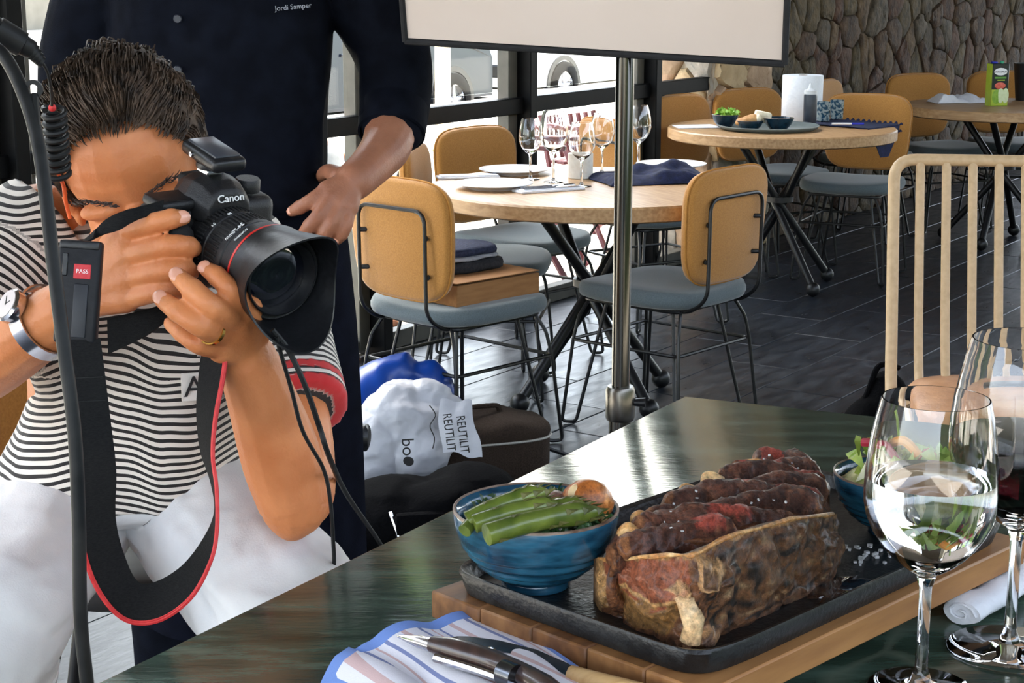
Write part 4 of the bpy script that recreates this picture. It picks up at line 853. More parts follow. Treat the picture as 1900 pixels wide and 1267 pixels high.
def hair(parent, o, R, k, c1, c2, n=2600, seed=5, L_=.042, zf=.100):
    HM = mat('hair_' + str(seed), c1, .6, c2=c2, scale=60, stretch=(1, 1, 1), spec=.3); mb = MB(); rr = random.Random(seed)
    def zline(ph):                                   # ph 0 = front
        a = abs(ph); return zf - .012 * (a / .7) ** 2 if a < .7 else max(-.045, zf - .012 - (a - .7) * .118)
    def surf(ph, el, off): x, y, z = .0745 * cos(el) * sin(ph), .097 * cos(el) * cos(ph), .088 * sin(el); p = V((x, y, z)); nn = V((x / .0745 ** 2, y / .097 ** 2, z / .088 ** 2)).normalized(); return p + V((0, 0, .05)) + nn * off, nn
    rings = []
    for i in range(15):
        rg = []
        for j in range(40):
            ph = -pi + 2 * pi * j / 40; s0 = max(-1, min(1, (zline(ph) - .05) / .088)); e0 = math.asin(s0); el = e0 + (pi / 2 - e0) * i / 14.0 * .995
            p, nn = surf(ph, el, .0 + (.010 if i > 1 else .001 + .004 * i) + .005 * noise.noise(V((ph * 3, el * 5, 0)))); rg.append(o + R @ (p * k))
        rings.append(rg)
    mb.loft(rings, True)
    for q in range(n):
        ph = rr.uniform(-pi, pi); s0 = max(-1, min(1, (zline(ph) + rr.uniform(-.008, .004) - .05) / .088)); e0 = math.asin(s0); el = math.asin(s0 + (1 - s0) * rr.random()); p, nn = surf(ph, el, .006)
        top = max(0, (p.z - .05) / .09); cl = noise.noise_vector(p * 30) * .45; fw = V((0, 1, 0)) if top > .25 else V((0, .25, -1)); fw = (fw - nn * fw.dot(nn)).normalized()
        d = nn * (.42 + .35 * top) + fw * .8 + cl + V((rr.gauss(0, .10), rr.gauss(0, .10), rr.gauss(0, .10))); d.normalize()
        l = (L_ * (.55 + .55 * top)) * rr.uniform(.7, 1.15)
        if top > .25 and p.y > .05: l *= .36
        w = (fw * .7 - nn * .35 + cl * .6).normalized()
        pts = [p, p + d * l * .4, p + (d * .75 + w * .3).normalized() * l * .75, p + (d * .5 + w * .6).normalized() * l]
        mb.tube([o + R @ (t * k) for t in pts], [.0013, .0012, .0008, .0002], 3, caps=False)
    return mb.build('hair', HM, parent, True, angle=90)
def frame(F, up):
    F = V(F).normalized(); U = V(up); U = (U - F * U.dot(F)).normalized(); X = F.cross(U); return Matrix((X, F, U)).transposed()
def cloth_noise(o, amp, sc, axis=None, seed=0):
    me = o.data; me.calc_loop_triangles(); nrm = [v.normal.copy() for v in me.vertices]
    for v, n_ in zip(me.vertices, nrm):
        p = v.co + V((seed, 0, 0)); q = V((p.x * sc[0], p.y * sc[1], p.z * sc[2])); a = noise.noise(q) * 1.0 + noise.noise(q * 2.3) * .45; a = (1 - abs(a) * 2) * .6 + a * .5; v.co += n_ * amp * a
# ---------------------------------------------------------------- the photographer
def pts(*a): return [P(*q) for q in a]
ph_root = thing('person', 'dark-haired person in a striped polo shirt and white shorts holding a camera to the eye', 'person', P(245, 960, 2.2))
PO = P(245, 960, 2.2)
HO = P(264, 334, 1.93); HR = frame((.17, -.90, -.42), (-.26, 0, 1))
sk_ = MB(); head(sk_, HO, HR, 1.06)
limb(sk_, [HO + HR @ V((0, -.02, -.02)), HO + HR @ V((0, -.045, -.085)), P(245, 470, 2.04)], [.056, .055, .062])
# right arm (left in the picture)
limb(sk_, pts((75, 425, 2.03), (-30, 560, 1.98), (-150, 730, 1.93)), [.056, .050, .043]); limb(sk_, pts((-150, 730, 1.93), (-40, 675, 1.87), (60, 615, 1.80), (132, 570, 1.765)), [.043, .045, .037, .031])
wr_r = P(140, 560, 1.765); rf = [(pts((226, 430, 1.735), (285, 414, 1.706), (318, 406, 1.702), (340, 404, 1.708)), 1.0), (pts((240, 474, 1.73), (318, 456, 1.700), (350, 458, 1.708), (360, 462, 1.725)), 1.05), (pts((243, 516, 1.732), (315, 500, 1.702), (346, 502, 1.710), (356, 506, 1.727)), 1.02), (pts((236, 556, 1.738), (300, 540, 1.712), (332, 538, 1.716), (342, 540, 1.73)), .92)]
hand(sk_, wr_r, .034, rf, pts((170, 500, 1.775), (205, 440, 1.79), (250, 425, 1.80), (285, 425, 1.80)), .0140, .0099)
# left arm (right in the picture)
limb(sk_, pts((440, 470, 2.05), (520, 680, 2.01), (548, 800, 1.94), (558, 900, 1.86)), [.052, .044, .042, .039]); limb(sk_, pts((545, 935, 1.825), (522, 850, 1.81), (482, 730, 1.77), (455, 660, 1.745)), [.038, .043, .036, .031])
limb(sk_, pts((556, 890, 1.86), (552, 930, 1.835), (542, 962, 1.82)), [.040, .038, .025])
wr_l = P(452, 650, 1.735); lf = [(pts((462, 572, 1.70), (430, 540, 1.672), (402, 512, 1.676), (384, 500, 1.69)), .95), (pts((440, 598, 1.695), (398, 572, 1.660), (358, 538, 1.662), (330, 512, 1.675)), 1.05), (pts((420, 624, 1.70), (376, 606, 1.662), (332, 578, 1.664), (300, 554, 1.678)), 1.05), (pts((410, 648, 1.71), (370, 640, 1.685), (338, 618, 1.69), (316, 600, 1.70)), .88)]
hand(sk_, wr_l, .034, lf, pts((468, 620, 1.73), (505, 585, 1.735), (520, 560, 1.75), (525, 540, 1.765)), .0148, .0103)
# legs
limb(sk_, pts((150, 930, 2.15), (62, 1060, 1.99), (-35, 1180, 1.86)), [.075, .068, .056]); limb(sk_, pts((350, 930, 2.15), (456, 1060, 1.99), (562, 1180, 1.86)), [.075, .066, .056])
kl, kr = P(-35, 1180, 1.86), P(562, 1180, 1.86)
for kk, sx in ((kl, -1), (kr, 1)):
    an = V((kk.x + sx * .02, kk.y + .10, .36)); limb(sk_, [kk, kk.lerp(an, .35) + V((0, .02, 0)), an], [.055, .054, .034]); limb(sk_, [an, V((an.x, an.y - .02, .315)), V((an.x + sx * .02, an.y - .15, .305))], [.034, .034, .024])
# torso under the shirt keeps the body in one piece
tr = [(232, 905, 2.13, .135, .095), (245, 790, 2.11, .125, .09), (258, 640, 2.08, .135, .095), (262, 520, 2.06, .155, .095), (262, 440, 2.05, .15, .075), (255, 410, 2.05, .08, .06)]
sk_.loft([ring(P(x, y, z), (hw, 0, 0), (0, hd * .97, hd * .2), 20, 2.4) for x, y, z, hw, hd in tr])
for q in (150, 350): limb(sk_, pts((q, 930, 2.15), (232 + (q - 232) * .5, 880, 2.13)), [.075, .08])
sk_.v = [tuple(V(p) - PO) for p in sk_.v]
bodyo = fuse(sk_, 'body', SKIN, ph_root, .0025, 4, .5)
HOl = HO - PO
head_detail(bodyo, HOl, HR, 1.06, mat('dark_brow', rgb(44, 32, 26), .6, c2=rgb(60, 44, 36), scale=80), mat('dark_lash', rgb(30, 22, 20), .6, c2=rgb(40, 30, 26), scale=80), mat('lips', rgb(170, 92, 78), .4, c2=rgb(180, 102, 88), scale=50))
vw = (V((0, 0, HC)) - P(330, 520, 1.68)).normalized()
nail(bodyo, rf[0][0][3] - PO, rf[0][0][2] - PO, (vw + V((.5, 0, .2))).normalized())
for f, s in lf[:3]: nail(bodyo, f[3] - PO, f[2] - PO, (vw + V((-.35, 0, .35))).normalized(), .0072, .0092, .0086)
hair(ph_root, HOl, HR, 1.06, rgb(34, 27, 23), rgb(84, 66, 52), 4200, 5, .032, .113)
# stubble along the jaw is part of the hair
# --- polo shirt
SH = MB()
trs = [(228, 872, 2.115, .156, .118), (235, 835, 2.112, .150, .120), (250, 775, 2.105, .138, .118), (266, 690, 2.09, .124, .114), (266, 600, 2.075, .150, .118), (258, 520, 2.06, .160, .116), (250, 455, 2.05, .156, .098), (248, 425, 2.05, .11, .078), (246, 406, 2.045, .074, .064)]
SH.loft([[q for q in ring(P(x, y, z), (hw, 0, 0), (0, hd * .97, hd * .2), 28, 2.5)] for x, y, z, hw, hd in trs])
shl, shr = pts((95, 435, 2.04), (40, 475, 2.02), (-15, 545, 1.99), (-60, 610, 1.965)), pts((425, 470, 2.05), (490, 555, 2.04), (526, 665, 2.005), (552, 765, 1.955))
limb(SH, shl, [.078, .076, .070, .068], 18, 5, False); limb(SH, shr, [.070, .067, .061, .058], 18, 5, False)
SH.v = [tuple(V(p) - PO) for p in SH.v]
def stripe_shirt():
    m = bpy.data.materials.new('striped_jersey'); m.use_nodes = True; nt = m.node_tree; N = nt.nodes; L = nt.links; b = N['Principled BSDF']; b.inputs['Roughness'].default_value = .9
    at = N.new('ShaderNodeAttribute'); at.attribute_name = 'stripe'; ml = N.new('ShaderNodeMath'); ml.operation = 'MULTIPLY'; ml.inputs[1].default_value = 1 / .0092; L.new(at.outputs['Fac'], ml.inputs[0])
    f = N.new('ShaderNodeMath'); f.operation = 'FRACT'; L.new(ml.outputs[0], f.inputs[0]); g = N.new('ShaderNodeMath'); g.operation = 'LESS_THAN'; g.inputs[1].default_value = .46; L.new(f.outputs[0], g.inputs[0])
    mx = N.new('ShaderNodeMixRGB'); mx.inputs[1].default_value = rgb(220, 212, 202); mx.inputs[2].default_value = rgb(30, 27, 27); L.new(g.outputs[0], mx.inputs[0])
    tr_ = N.new('ShaderNodeAttribute'); tr_.attribute_name = 'trim'; mr = N.new('ShaderNodeMixRGB'); mr.inputs[2].default_value = rgb(196, 44, 46); L.new(mx.outputs[0], mr.inputs[1]); L.new(tr_.outputs['Fac'], mr.inputs[0]); L.new(mr.outputs[0], b.inputs['Base Color'])
    nn = N.new('ShaderNodeTexNoise'); nn.inputs['Scale'].default_value = 700; bp = N.new('ShaderNodeBump'); bp.inputs['Strength'].default_value = .12; bp.inputs['Distance'].default_value = .002; tc = N.new('ShaderNodeTexCoord'); L.new(tc.outputs['Object'], nn.inputs[0]); L.new(nn.outputs[0], bp.inputs['Height']); L.new(bp.outputs[0], b.inputs['Normal']); b.inputs['Sheen Weight'].default_value = .2; return m
sho = fuse(SH, 'polo_shirt', stripe_shirt(), ph_root, .0042, 5, .5); cloth_noise(sho, .0065, (9, 9, 5), seed=2.0)
def segd(p, a, b): ab = b - a; t = max(0, min(1, (p - a).dot(ab) / ab.length_squared)); return (p - a - ab * t).length, t * ab.length
me = sho.data; vals = []; trim = []
for v in me.vertices:
    p = v.co + PO; best = None
    for ch, rr_ in ((shl, .088), (shr, .088)):
        acc = 0
        for a, b in zip(ch[:-1], ch[1:]):
            d, t = segd(p, a, b)
            if best is None or d < best[0]: best = (d, acc + t, ch)
            acc += (b - a).length
    pt = p - P(255, 640, 2.08); s0 = p.z + .022 * noise.noise(V((p.x * 9, p.z * 7, 0))) + .010 * noise.noise(V((p.x * 22, p.z * 10, 3))) + .10 * max(0, abs(pt.x) - .05) * (1 if p.z > 1.0 else -.3)
    ins = best[1] > .055 and best[0] < .095
    vals.append(best[1] + .004 * noise.noise(p * 20) + .3 if ins else s0)
    tot = sum((b - a).length for a, b in zip(best[2][:-1], best[2][1:])); e = tot + .055 - best[1]; u = best[1]
    dz = (p - best[2][-1]).dot((best[2][-1] - best[2][-2]).normalized())
    inn = dz > -.012 and best[0] < .044
    if inn and ins: vals[-1] = 0.0
    trim.append(1.0 if ins and not inn and best[2] is shr and (-.030 < dz < -.020 or -.010 < dz) else 0.0)
a_ = me.attributes.new('stripe', 'FLOAT', 'POINT'); a_.data.foreach_set('value', vals); a_ = me.attributes.new('trim', 'FLOAT', 'POINT'); a_.data.foreach_set('value', trim)
NVY = mat('navy_knit', rgb(26, 30, 48), .9, c2=rgb(36, 40, 60), scale=90, bump=.2)
mb = MB(); rings = []
for t, r1, r2 in ((0, .083, .074), (.018, .076, .069), (.036, .069, .064), (.034, .064, .059), (.0, .072, .066)): rings.append(ring(P(250, 412, 2.045) - PO + V((-.003, -.028 * t / .036, t)), (r1, 0, 0), (0, r2, -.02), 28))
mb.loft(rings, False, True); mb.build('collar', NVY, ph_root)
# chest print: a stencil letter
c = P(362, 730, 1.985) - PO; text('A', 'chest_print', mat('black_print', rgb(24, 22, 24), .8, c2=rgb(34, 32, 34), scale=50), sho, c + V((0, -.0035, .008)), (1, .25, 0), (0, -.1, 1), .036, .0006)
MB().rbox(c + V((0, .001, .008)), (.032, .0035, .034), .001, 1, Rz(.24)).build('print_patch', mat('white_print_patch', rgb(214, 210, 204), .9, c2=rgb(222, 218, 212), scale=60), sho)
# --- shorts
ST_ = MB()
ST_.loft([[q for q in ring(P(x, y, z), (hw, 0, 0), (0, hd, hd * .1), 26, 2.5)] for x, y, z, hw, hd in ((228, 850, 2.125, .150, .105), (230, 885, 2.13, .154, .112), (238, 912, 2.15, .148, .10))])
limb(ST_, pts((126, 930, 2.16), (44, 1050, 2.0), (-15, 1130, 1.88), (-42, 1180, 1.86), (-50, 1236, 1.885)), [.092, .084, .082, .082, .083], 20); limb(ST_, pts((358, 930, 2.16), (466, 1060, 2.0), (534, 1140, 1.88), (566, 1185, 1.86), (574, 1240, 1.885)), [.092, .086, .084, .083, .083], 20)
ST_.v = [tuple(V(p) - PO) for p in ST_.v]
WSH = mat('white_cotton', rgb(228, 228, 228), .9, c2=rgb(220, 221, 222), scale=20, bump=.1, bscale=500)
sto = fuse(ST_, 'shorts', WSH, ph_root, .005, 4, .5); cloth_noise(sto, .013, (5, 3, 9), seed=5.0); cloth_noise(sto, .004, (16, 9, 30), seed=1.0)
# cuff
for c0_, c1_ in ((P(-42, 1180, 1.86), P(-50, 1236, 1.885)), (P(566, 1185, 1.86), P(574, 1240, 1.885))):
    ax = (c1_ - c0_).normalized(); cc = c1_ - PO + ax * .03; u = ax.orthogonal().normalized(); w = ax.cross(u)
    mb = MB(); mb.loft([[q for q in ring(cc + ax * d, u * r, w * r, 26)] for d, r in ((-.045, .088), (-.04, .093), (.02, .092), (.024, .087), (.01, .083), (-.04, .083))], False, True); mb.build('turned_cuff', WSH, sto)
# belt loops and pocket seam
# --- wrist watch and ring
wax = (P(132, 570, 1.765) - P(60, 615, 1.80)).normalized(); wc = P(84, 598, 1.788); u = wax.orthogonal().normalized(); w = wax.cross(u); wt = thing('wrist_watch', 'steel wrist watch on the wrist gripping the camera', 'watch', wc)
MB().loft([ring(wax * d, u * r, w * r, 30) for d, r in ((-.009, .0385), (-.009, .0405), (.009, .0405), (.009, .0385))], False, True).build('bracelet', STEEL, wt)
nv = ((V((0, 0, HC)) - wc).normalized() + V((-.3, 0, .75))); nv = (nv - wax * nv.dot(wax)).normalized(); R = Matrix((wax, nv.cross(wax), nv)).transposed()
MB().lathe([(0, .036), (.017, .036), (.0185, .039), (.0185, .046), (.016, .0485), (0, .0485)], 28, (0, 0, 0), R).build('case', STEEL, wt); MB().lathe([(0, .0484), (.0155, .0484), (.0155, .0492), (0, .0492)], 28, (0, 0, 0), R).build('dial', mat('watch_dial', rgb(216, 206, 206), .2, c2=rgb(226, 218, 216), scale=40), wt)
MB().rbox(R @ V((.003, 0, .0496)), (.009, .0009, .0004), .0001, 1, R).build('hand', BLACKP, wt); MB().rbox(R @ V((0, .004, .0496)), (.0009, .011, .0004), .0001, 1, R).build('hand', BLACKP, wt)
f = lf[2][0]; d = (f[1] - f[0]).normalized(); c = f[0].lerp(f[1], .62); u = d.orthogonal().normalized(); w = d.cross(u)
tag(MB().loft([ring(d * q, u * r, w * r, 28) for q, r in ((-.0022, .0134), (-.0022, .0148), (.0022, .0148), (.0022, .0134))], False, True).build('wedding_ring', mat('gold', rgb(212, 160, 70), .2, 1, c2=rgb(220, 170, 84), scale=30), None, True, c), 'thin gold ring on the finger under the lens', 'ring')
# ---------------------------------------------------------------- the camera
CO = P(404, 444, 1.778); CA = (P(606, 566, 1.640) - CO).normalized(); CU = V((-.04, 0, 1)); CU = (CU - CA * CU.dot(CA)).normalized(); CX = CA.cross(CU); CR = Matrix((CX, CA, CU)).transposed()
cm = thing('digital_camera', 'black digital camera with a large hooded zoom lens and red ring', 'camera', CO)
cm.rotation_euler = CR.to_euler(); LS = 1.13
BODYM = mat('camera_body_polymer', rgb(24, 24, 26), .42, c2=rgb(32, 32, 34), scale=400, bump=.18, bscale=900)
RUB = mat('camera_rubber', rgb(18, 18, 19), .7, c2=rgb(26, 26, 27), scale=500, bump=.3, bscale=1200)
WHP = mat('white_marking', rgb(232, 232, 232), .6, c2=rgb(240, 240, 240), scale=60)
MB().rbox((0, -.024, -.010), (.146, .046, .098), .013, 4).build('body', BODYM, cm)
MB().rbox((.056, .004, -.014), (.034, .050, .088), .015, 4).build('grip', RUB, cm)
MB().rbox((.045, -.018, .042), (.05, .04, .012), .005, 3).build('top_plate', BODYM, cm)
mb = MB(); rings = []
for y, w, h in ((-.05, .042, .050), (-.035, .05, .060), (-.015, .054, .066), (.004, .050, .063), (.016, .044, .054), (.020, .040, .046)): rings.append([V((x_, y, .026 + z_)) for x_, z_ in [(-w * .62, 0), (-w * .6, h * .35), (-w * .42, h * .56), (-w * .2, h * .64), (w * .2, h * .64), (w * .42, h * .56), (w * .6, h * .35), (w * .62, 0)]])
mb.loft(rings); pr = fuse(mb, 'prism_housing', BODYM, cm, .0016, 4, .5)
text('Canon', 'brand_lettering', WHP, pr, (-.001, .0205, .0515), (-1, 0, 0), (0, -.25, 1), .0112, .0006, 1.05)
MB().rbox((0, -.052, .046), (.034, .016, .026), .006, 3).build('eyecup', RUB, cm)
MB().lathe([(0, .030), (.013, .030), (.0135, .032), (.0135, .042), (.012, .044), (0, .044)], 28, (-.046, -.02, .012)).build('mode_dial', BODYM, cm)
MB().lathe([(0, 0), (.006, 0), (.006, .006), (.004, .008), (0, .008)], 20, (.055, .014, .036)).build('shutter_button', BLACKP, cm)
RY = Matrix.Rotation(-pi / 2, 3, 'X')      # local z -> camera y
RYm = Matrix(((1, 0, 0), (0, 0, 1), (0, -1, 0)))
ln = MB().lathe([(0, 0), (.034, 0), (.036, .004), (.036, .012), (.0385, .014), (.0395, .030), (.0395, .034), (.0385, .035), (.0385, .037), (.0405, .038), (.0415, .060), (.0415, .066), (.0400, .067), (.0400, .070), (.0430, .071), (.0440, .092), (.0440, .104), (.042, .106), (.034, .104), (.034, .098), (0, .098)], 64, (0, 0, 0), RYm)
lens = ln.build('lens_barrel', BODYM, cm, True, angle=25); lens.scale = (1.06, LS, 1.06)
for y0, y1, r in ((.016, .029, .0397), (.041, .059, .0413)):
    mb = MB()
    for q in range(60): a = 2 * pi * q / 60; mb.rbox((r * cos(a), (y0 + y1) / 2, r * sin(a)), (.0016, y1 - y0, .0022), .0005, 1, Matrix.Rotation(-a, 3, 'Y'))
    mb.build('knurled_ring', RUB, lens, False)
MB().lathe([(.0438, .0855), (.0452, .0855), (.0452, .0880), (.0438, .0880)], 64, (0, 0, 0), RYm).build('red_ring', mat('red_enamel', rgb(206, 40, 34), .35, c2=rgb(214, 52, 44), scale=40), lens)
MB().lathe([(0, .1000), (.018, .1012), (.030, .0995), (.032, .0985), (0, .0975)], 48, (0, 0, 0), RYm).build('front_element', mat('coated_lens_glass', rgb(10, 12, 20), .03, c2=rgb(14, 16, 26), scale=9, coat=1, spec=.8), lens)
MB().lathe([(.0315, .0985), (.034, .0985), (.0375, .110), (.036, .111), (.033, .104)], 64, (0, 0, 0), RYm).build('filter_ring', BLACKP, lens)
# petal hood
mb = MB(); n = 96; R0, R1 = .0462, .0575; y0 = .090
def hood(a, t, th): cut = .050 - .016 * cos(2 * a) ; y = y0 + (cut) * t; r = (R0 + (R1 - R0) * (max(0, (y - y0 - .012)) / .054)) - th; return V((r * cos(a), y, r * sin(a)))
rings = []
for t in (0, .15, .3, .45, .6, .75, .9, 1): rings.append([hood(2 * pi * j / n, t, 0) for j in range(n)])
for t in (1, .8, .6, .4, .2, 0): rings.append([hood(2 * pi * j / n, t, .0018) for j in range(n)])
mb.loft(rings, False, True); mb.build('lens_hood', BLACKP, cm, True, angle=50).scale = (1.06, LS, 1.06)
vl = CR.transposed() @ (V((0, 0, HC)) - (CO + CA * .05)); vl = V((vl.x, 0, vl.z)).normalized(); ang = atan2(vl.z, vl.x)
def on_barrel(body, y, da, size, r, m=WHP):
    a = ang + da; nn = V((cos(a), 0, sin(a))); text(body, 'lens_marking', m, lens, nn * r + V((0, y, 0)), V((-sin(a), 0, cos(a))) * -1, (0, -1, 0) if False else V((0, 1, 0)) * -1, size, .0003)
on_barrel('24-70mm', .064, .35, .0062, .0420); on_barrel('ULTRASONIC', .0765, .35, .0028, .0438)
on_barrel('70', .032, .75, .0048, .0398); on_barrel('24', .032, .25, .0048, .0398)
# radio trigger on the hot shoe
tg = thing('radio_trigger', 'small black wireless flash trigger on top of the camera', 'radio trigger', CO); tg.rotation_euler = CR.to_euler()
MB().rbox((0, -.02, .0705), (.02, .022, .006), .001, 1).build('foot', STEEL, tg); MB().lathe([(0, .073), (.015, .073), (.0155, .076), (.015, .079), (0, .079)], 28, (0, -.02, 0)).build('locking_ring', BLACKP, tg)
MB().rbox((-.002, -.018, .0865), (.040, .070, .015), .006, 3, Matrix.Rotation(radians(-4), 3, 'X')).build('case', BLACKP, tg); MB().rbox((-.002, -.018, .0945), (.030, .055, .003), .0012, 2, Matrix.Rotation(radians(-4), 3, 'X')).build('cover', mat('grey_plastic', rgb(58, 62, 70), .3, c2=rgb(66, 70, 78), scale=60), tg)
MB().lathe([(0, 0), (.0026, 0), (.0026, .002), (.0012, .002), (.0012, .0012), (0, .0012)], 16, (.018, -.028, .0865), Matrix.Rotation(pi / 2, 3, 'Y')).build('sync_socket', STEEL, tg)
# ---------------------------------------------------------------- camera strap
def ribbon(ps, ws, th, k=6):
    c = crom(ps, k); w = crom(ws, k); rings = []
    for i in range(len(c)):
        t = (c[min(i + 1, len(c) - 1)] - c[max(i - 1, 0)]).normalized(); ww = w[i]; nn = t.cross(ww).normalized() * th / 2; rings.append([c[i] + ww + nn, c[i] - ww + nn, c[i] - ww - nn, c[i] + ww - nn])
    return MB().loft(rings), c, w
STRAP = mat('black_webbing', rgb(24, 24, 25), .8, c2=rgb(34, 34, 34), scale=300, stretch=(1, 1, 3), bump=.3, bscale=700, spec=.15); REDE = mat('red_strap_edge', rgb(196, 40, 44), .6, c2=rgb(210, 60, 60), scale=120)
sr = thing('camera_strap', 'wide black camera strap with red edging looping down in front of the shorts', 'strap', P(140, 450, 1.64)); SO_ = P(140, 450, 1.64)
X_ = V((1, 0, 0))
ps = pts((302, 384, 1.715), (262, 394, 1.70), (228, 408, 1.69), (196, 420, 1.69), (165, 440, 1.69), (150, 455, 1.675)); ws = [V((0, .004, .006)), V((0, .007, .005)), V((.004, .002, .010)), V((.003, .004, .008)), V((.008, .004, .008)), V((.012, .004, .006))]
m_, c_, w_ = ribbon(ps, ws, .0022); m_.v = [tuple(V(p) - SO_) for p in m_.v]; m_.build('upper_webbing', STRAP, sr, True, angle=60)
ps = pts((148, 630, 1.635), (156, 700, 1.635), (166, 790, 1.64), (176, 880, 1.65), (178, 960, 1.665), (200, 1050, 1.685), (240, 1112, 1.70), (290, 1116, 1.70), (346, 1080, 1.69), (385, 1020, 1.69), (401, 965, 1.695), (397, 900, 1.70), (384, 840, 1.705), (383, 770, 1.71), (392, 700, 1.715), (398, 655, 1.72))
ws = [V((.019, .004, 0)), V((.0195, .004, 0)), V((.0195, .006, 0)), V((.0195, .006, .002)), V((.016, .012, -.004)), V((.013, .012, .010)), V((.006, .010, .016)), V((-.002, .010, .017)), V((-.006, .014, .012)), V((-.006, .018, .006)), V((-.004, .019, .003)), V((-.006, .019, -.002)), V((-.009, .017, -.002)), V((-.012, .015, 0)), V((-.014, .012, 0)), V((-.014, .012, 0))]
m_, c_, w_ = ribbon(ps, ws, .0026); m_.v = [tuple(V(p) - SO_) for p in m_.v]; lo = m_.build('lower_webbing', STRAP, sr, True, angle=60)
MB().tube([c_[i] - w_[i] - SO_ for i in range(26, len(c_))], .0021, 6).build('red_piping', REDE, lo); MB().tube([c_[i] - w_[i] * .86 - V((0, .002, 0)) - SO_ for i in range(26, len(c_))], .0011, 6).build('red_stitching', REDE, lo)
for q in (6, 9):
    mb = MB(); a, b = c_[q] - w_[q] * .9, c_[q] + w_[q] * .9; c2 = c_[min(q + 6, len(c_) - 1)]
    mb.tube([a - SO_ - V((0, .0016, 0)), b - SO_ - V((0, .0016, 0))], .0005, 4); mb.build('stitching', BLACKP, lo)
# moulded pad with red label
pc = P(146, 542, 1.642) - SO_; R = Matrix.Rotation(radians(4), 3, 'Y') @ Matrix.Rotation(radians(-12), 3, 'X')
pd = MB().rbox(pc, (.0415, .015, .100), .004, 3, R).build('pad', mat('strap_pad_rubber', rgb(20, 21, 25), .5, c2=rgb(26, 27, 32), scale=80, bump=.1, spec=.3), sr)
MB().rbox(pc + R @ V((.004, -.0080, -.018)), (.014, .003, .052), .0014, 2, R).build('raised_rib', mat('strap_pad_grey', rgb(34, 36, 42), .5, c2=rgb(40, 42, 48), scale=80), pd)
MB().rbox(pc + R @ V((.004, -.0078, .020)), (.0165, .001, .0140), .0004, 1, R).build('red_label', mat('red_label', rgb(196, 48, 56), .6, c2=rgb(206, 60, 66), scale=200), pd)
text('PASS', 'label_lettering', WHP, pd, pc + R @ V((.004, -.0084, .020)), R @ V((1, 0, 0)), R @ V((0, 0, 1)), .0056, .0003)
MB().rbox(pc + R @ V((-.013, -.0076, .026)), (.0055, .002, .022), .0008, 1, R).build('socket', BLACKP, pd); MB().rbox(pc + R @ V((.0, -.0076, .0455)), (.038, .004, .008), .0015, 2, R).build('top_lip', BLACKP, pd)
# neck webbing under the right hand
m_, c_, w_ = ribbon(pts((200, 625, 1.76), (235, 612, 1.76), (280, 595, 1.76), (315, 575, 1.765)), [V((0, .002, .018)), V((0, .004, .016)), V((0, .006, .012)), V((0, .006, .008))], .003); m_.v = [tuple(V(p) - SO_) for p in m_.v]; m_.build('wrist_loop', STRAP, sr)
# ---------------------------------------------------------------- cables at the left and below the lens
CAB = mat('black_cable_rubber', rgb(22, 23, 24), .5, c2=rgb(32, 33, 33), scale=40, bump=.1, spec=.3)
ct = thing('boom_cable', 'thick black rubber arm curving down the left side in front of the striped shirt', 'cable arm', P(160, 1300, 1.5)); o_ = P(160, 1300, 1.5)
cb_ = P(-420, 400, 1.7); ce_ = P(170, 1330, 1.5); cpts = crom([V((cb_.x, cb_.y, .01)), V((cb_.x, cb_.y, .6)), cb_] + pts((-380, 120, 1.65), (-260, 10, 1.58), (-120, 25, 1.54), (-30, 75, 1.52), (8, 105, 1.51), (40, 165, 1.50), (66, 245, 1.49), (82, 340, 1.48), (98, 480, 1.47), (118, 640, 1.46), (138, 800, 1.46), (146, 960, 1.47), (148, 1100, 1.48), (152, 1180, 1.49), (164, 1290, 1.5)) + [V((ce_.x + .01, ce_.y, .6)), V((ce_.x + .02, ce_.y, .01))], 8)
MB().tube([p - o_ for p in cpts], .0062, 12).build('arm', CAB, ct)
MB().tube([p - o_ + V((-.0035, -.003, .001)) for p in cpts[88:144]], .0016, 6).build('rib', mat('olive_rubber_rib', rgb(48, 52, 46), .5, c2=rgb(60, 64, 56), scale=40), ct)
MB().lathe([(.0045, -.0015), (.0085, -.0015), (.0085, .0015), (.0045, .0015)], 20, P(62, 166, 1.5) - o_, Matrix.Rotation(pi / 2, 3, 'X')).build('eyelet', CAB, ct); MB().tube([P(63, 176, 1.5) - o_, P(68, 235, 1.49) - o_], .004, 8).build('clip', CAB, ct)
cc_ = thing('coiled_cable', 'coiled black cable with ribbed plug hanging beside the ear', 'cable', P(100, 200, 1.72)); o_ = P(100, 200, 1.72)
a, b = P(-25, 45, 1.60) - o_, P(58, 92, 1.62) - o_; d = (b - a); MB().tube([a, a + d * .2, a + d * .22, a + d * .8, a + d * .82, b], [.012, .012, .0135, .0125, .010, .009], 16).build('plug', CAB, cc_)
mb = MB()
for q in range(5): t0 = q / 5; e0 = P(58 + 24 * t0, 92 + 28 * t0, 1.62) - o_; dd = d.normalized(); mb.tube([e0 - dd * .0016, e0 + dd * .0016], .0088 - .0008 * q, 12)
mb.build('strain_relief', CAB, cc_); MB().tube([p - o_ for p in crom(pts((60, 96, 1.62), (84, 125, 1.64), (94, 160, 1.66), (96, 195, 1.69)), 6)], .0016, 8).build('thin_wire', CAB, cc_)
hp = []; ax0, ax1 = P(100, 200, 1.72), P(110, 326, 1.76); ad = (ax1 - ax0); u = ad.orthogonal().normalized(); w = ad.normalized().cross(u); NT = 9
for q in range(NT * 14 + 1): t = q / (NT * 14); hp.append(ax0 + ad * t + (u * cos(t * NT * 2 * pi) + w * sin(t * NT * 2 * pi)) * .0105 - o_)
MB().tube(hp, .0030, 8).build('coil', CAB, cc_); MB().ell(P(97, 200, 1.71) - o_, (.004, .004, .004)).build('red_collar', REDE, cc_)
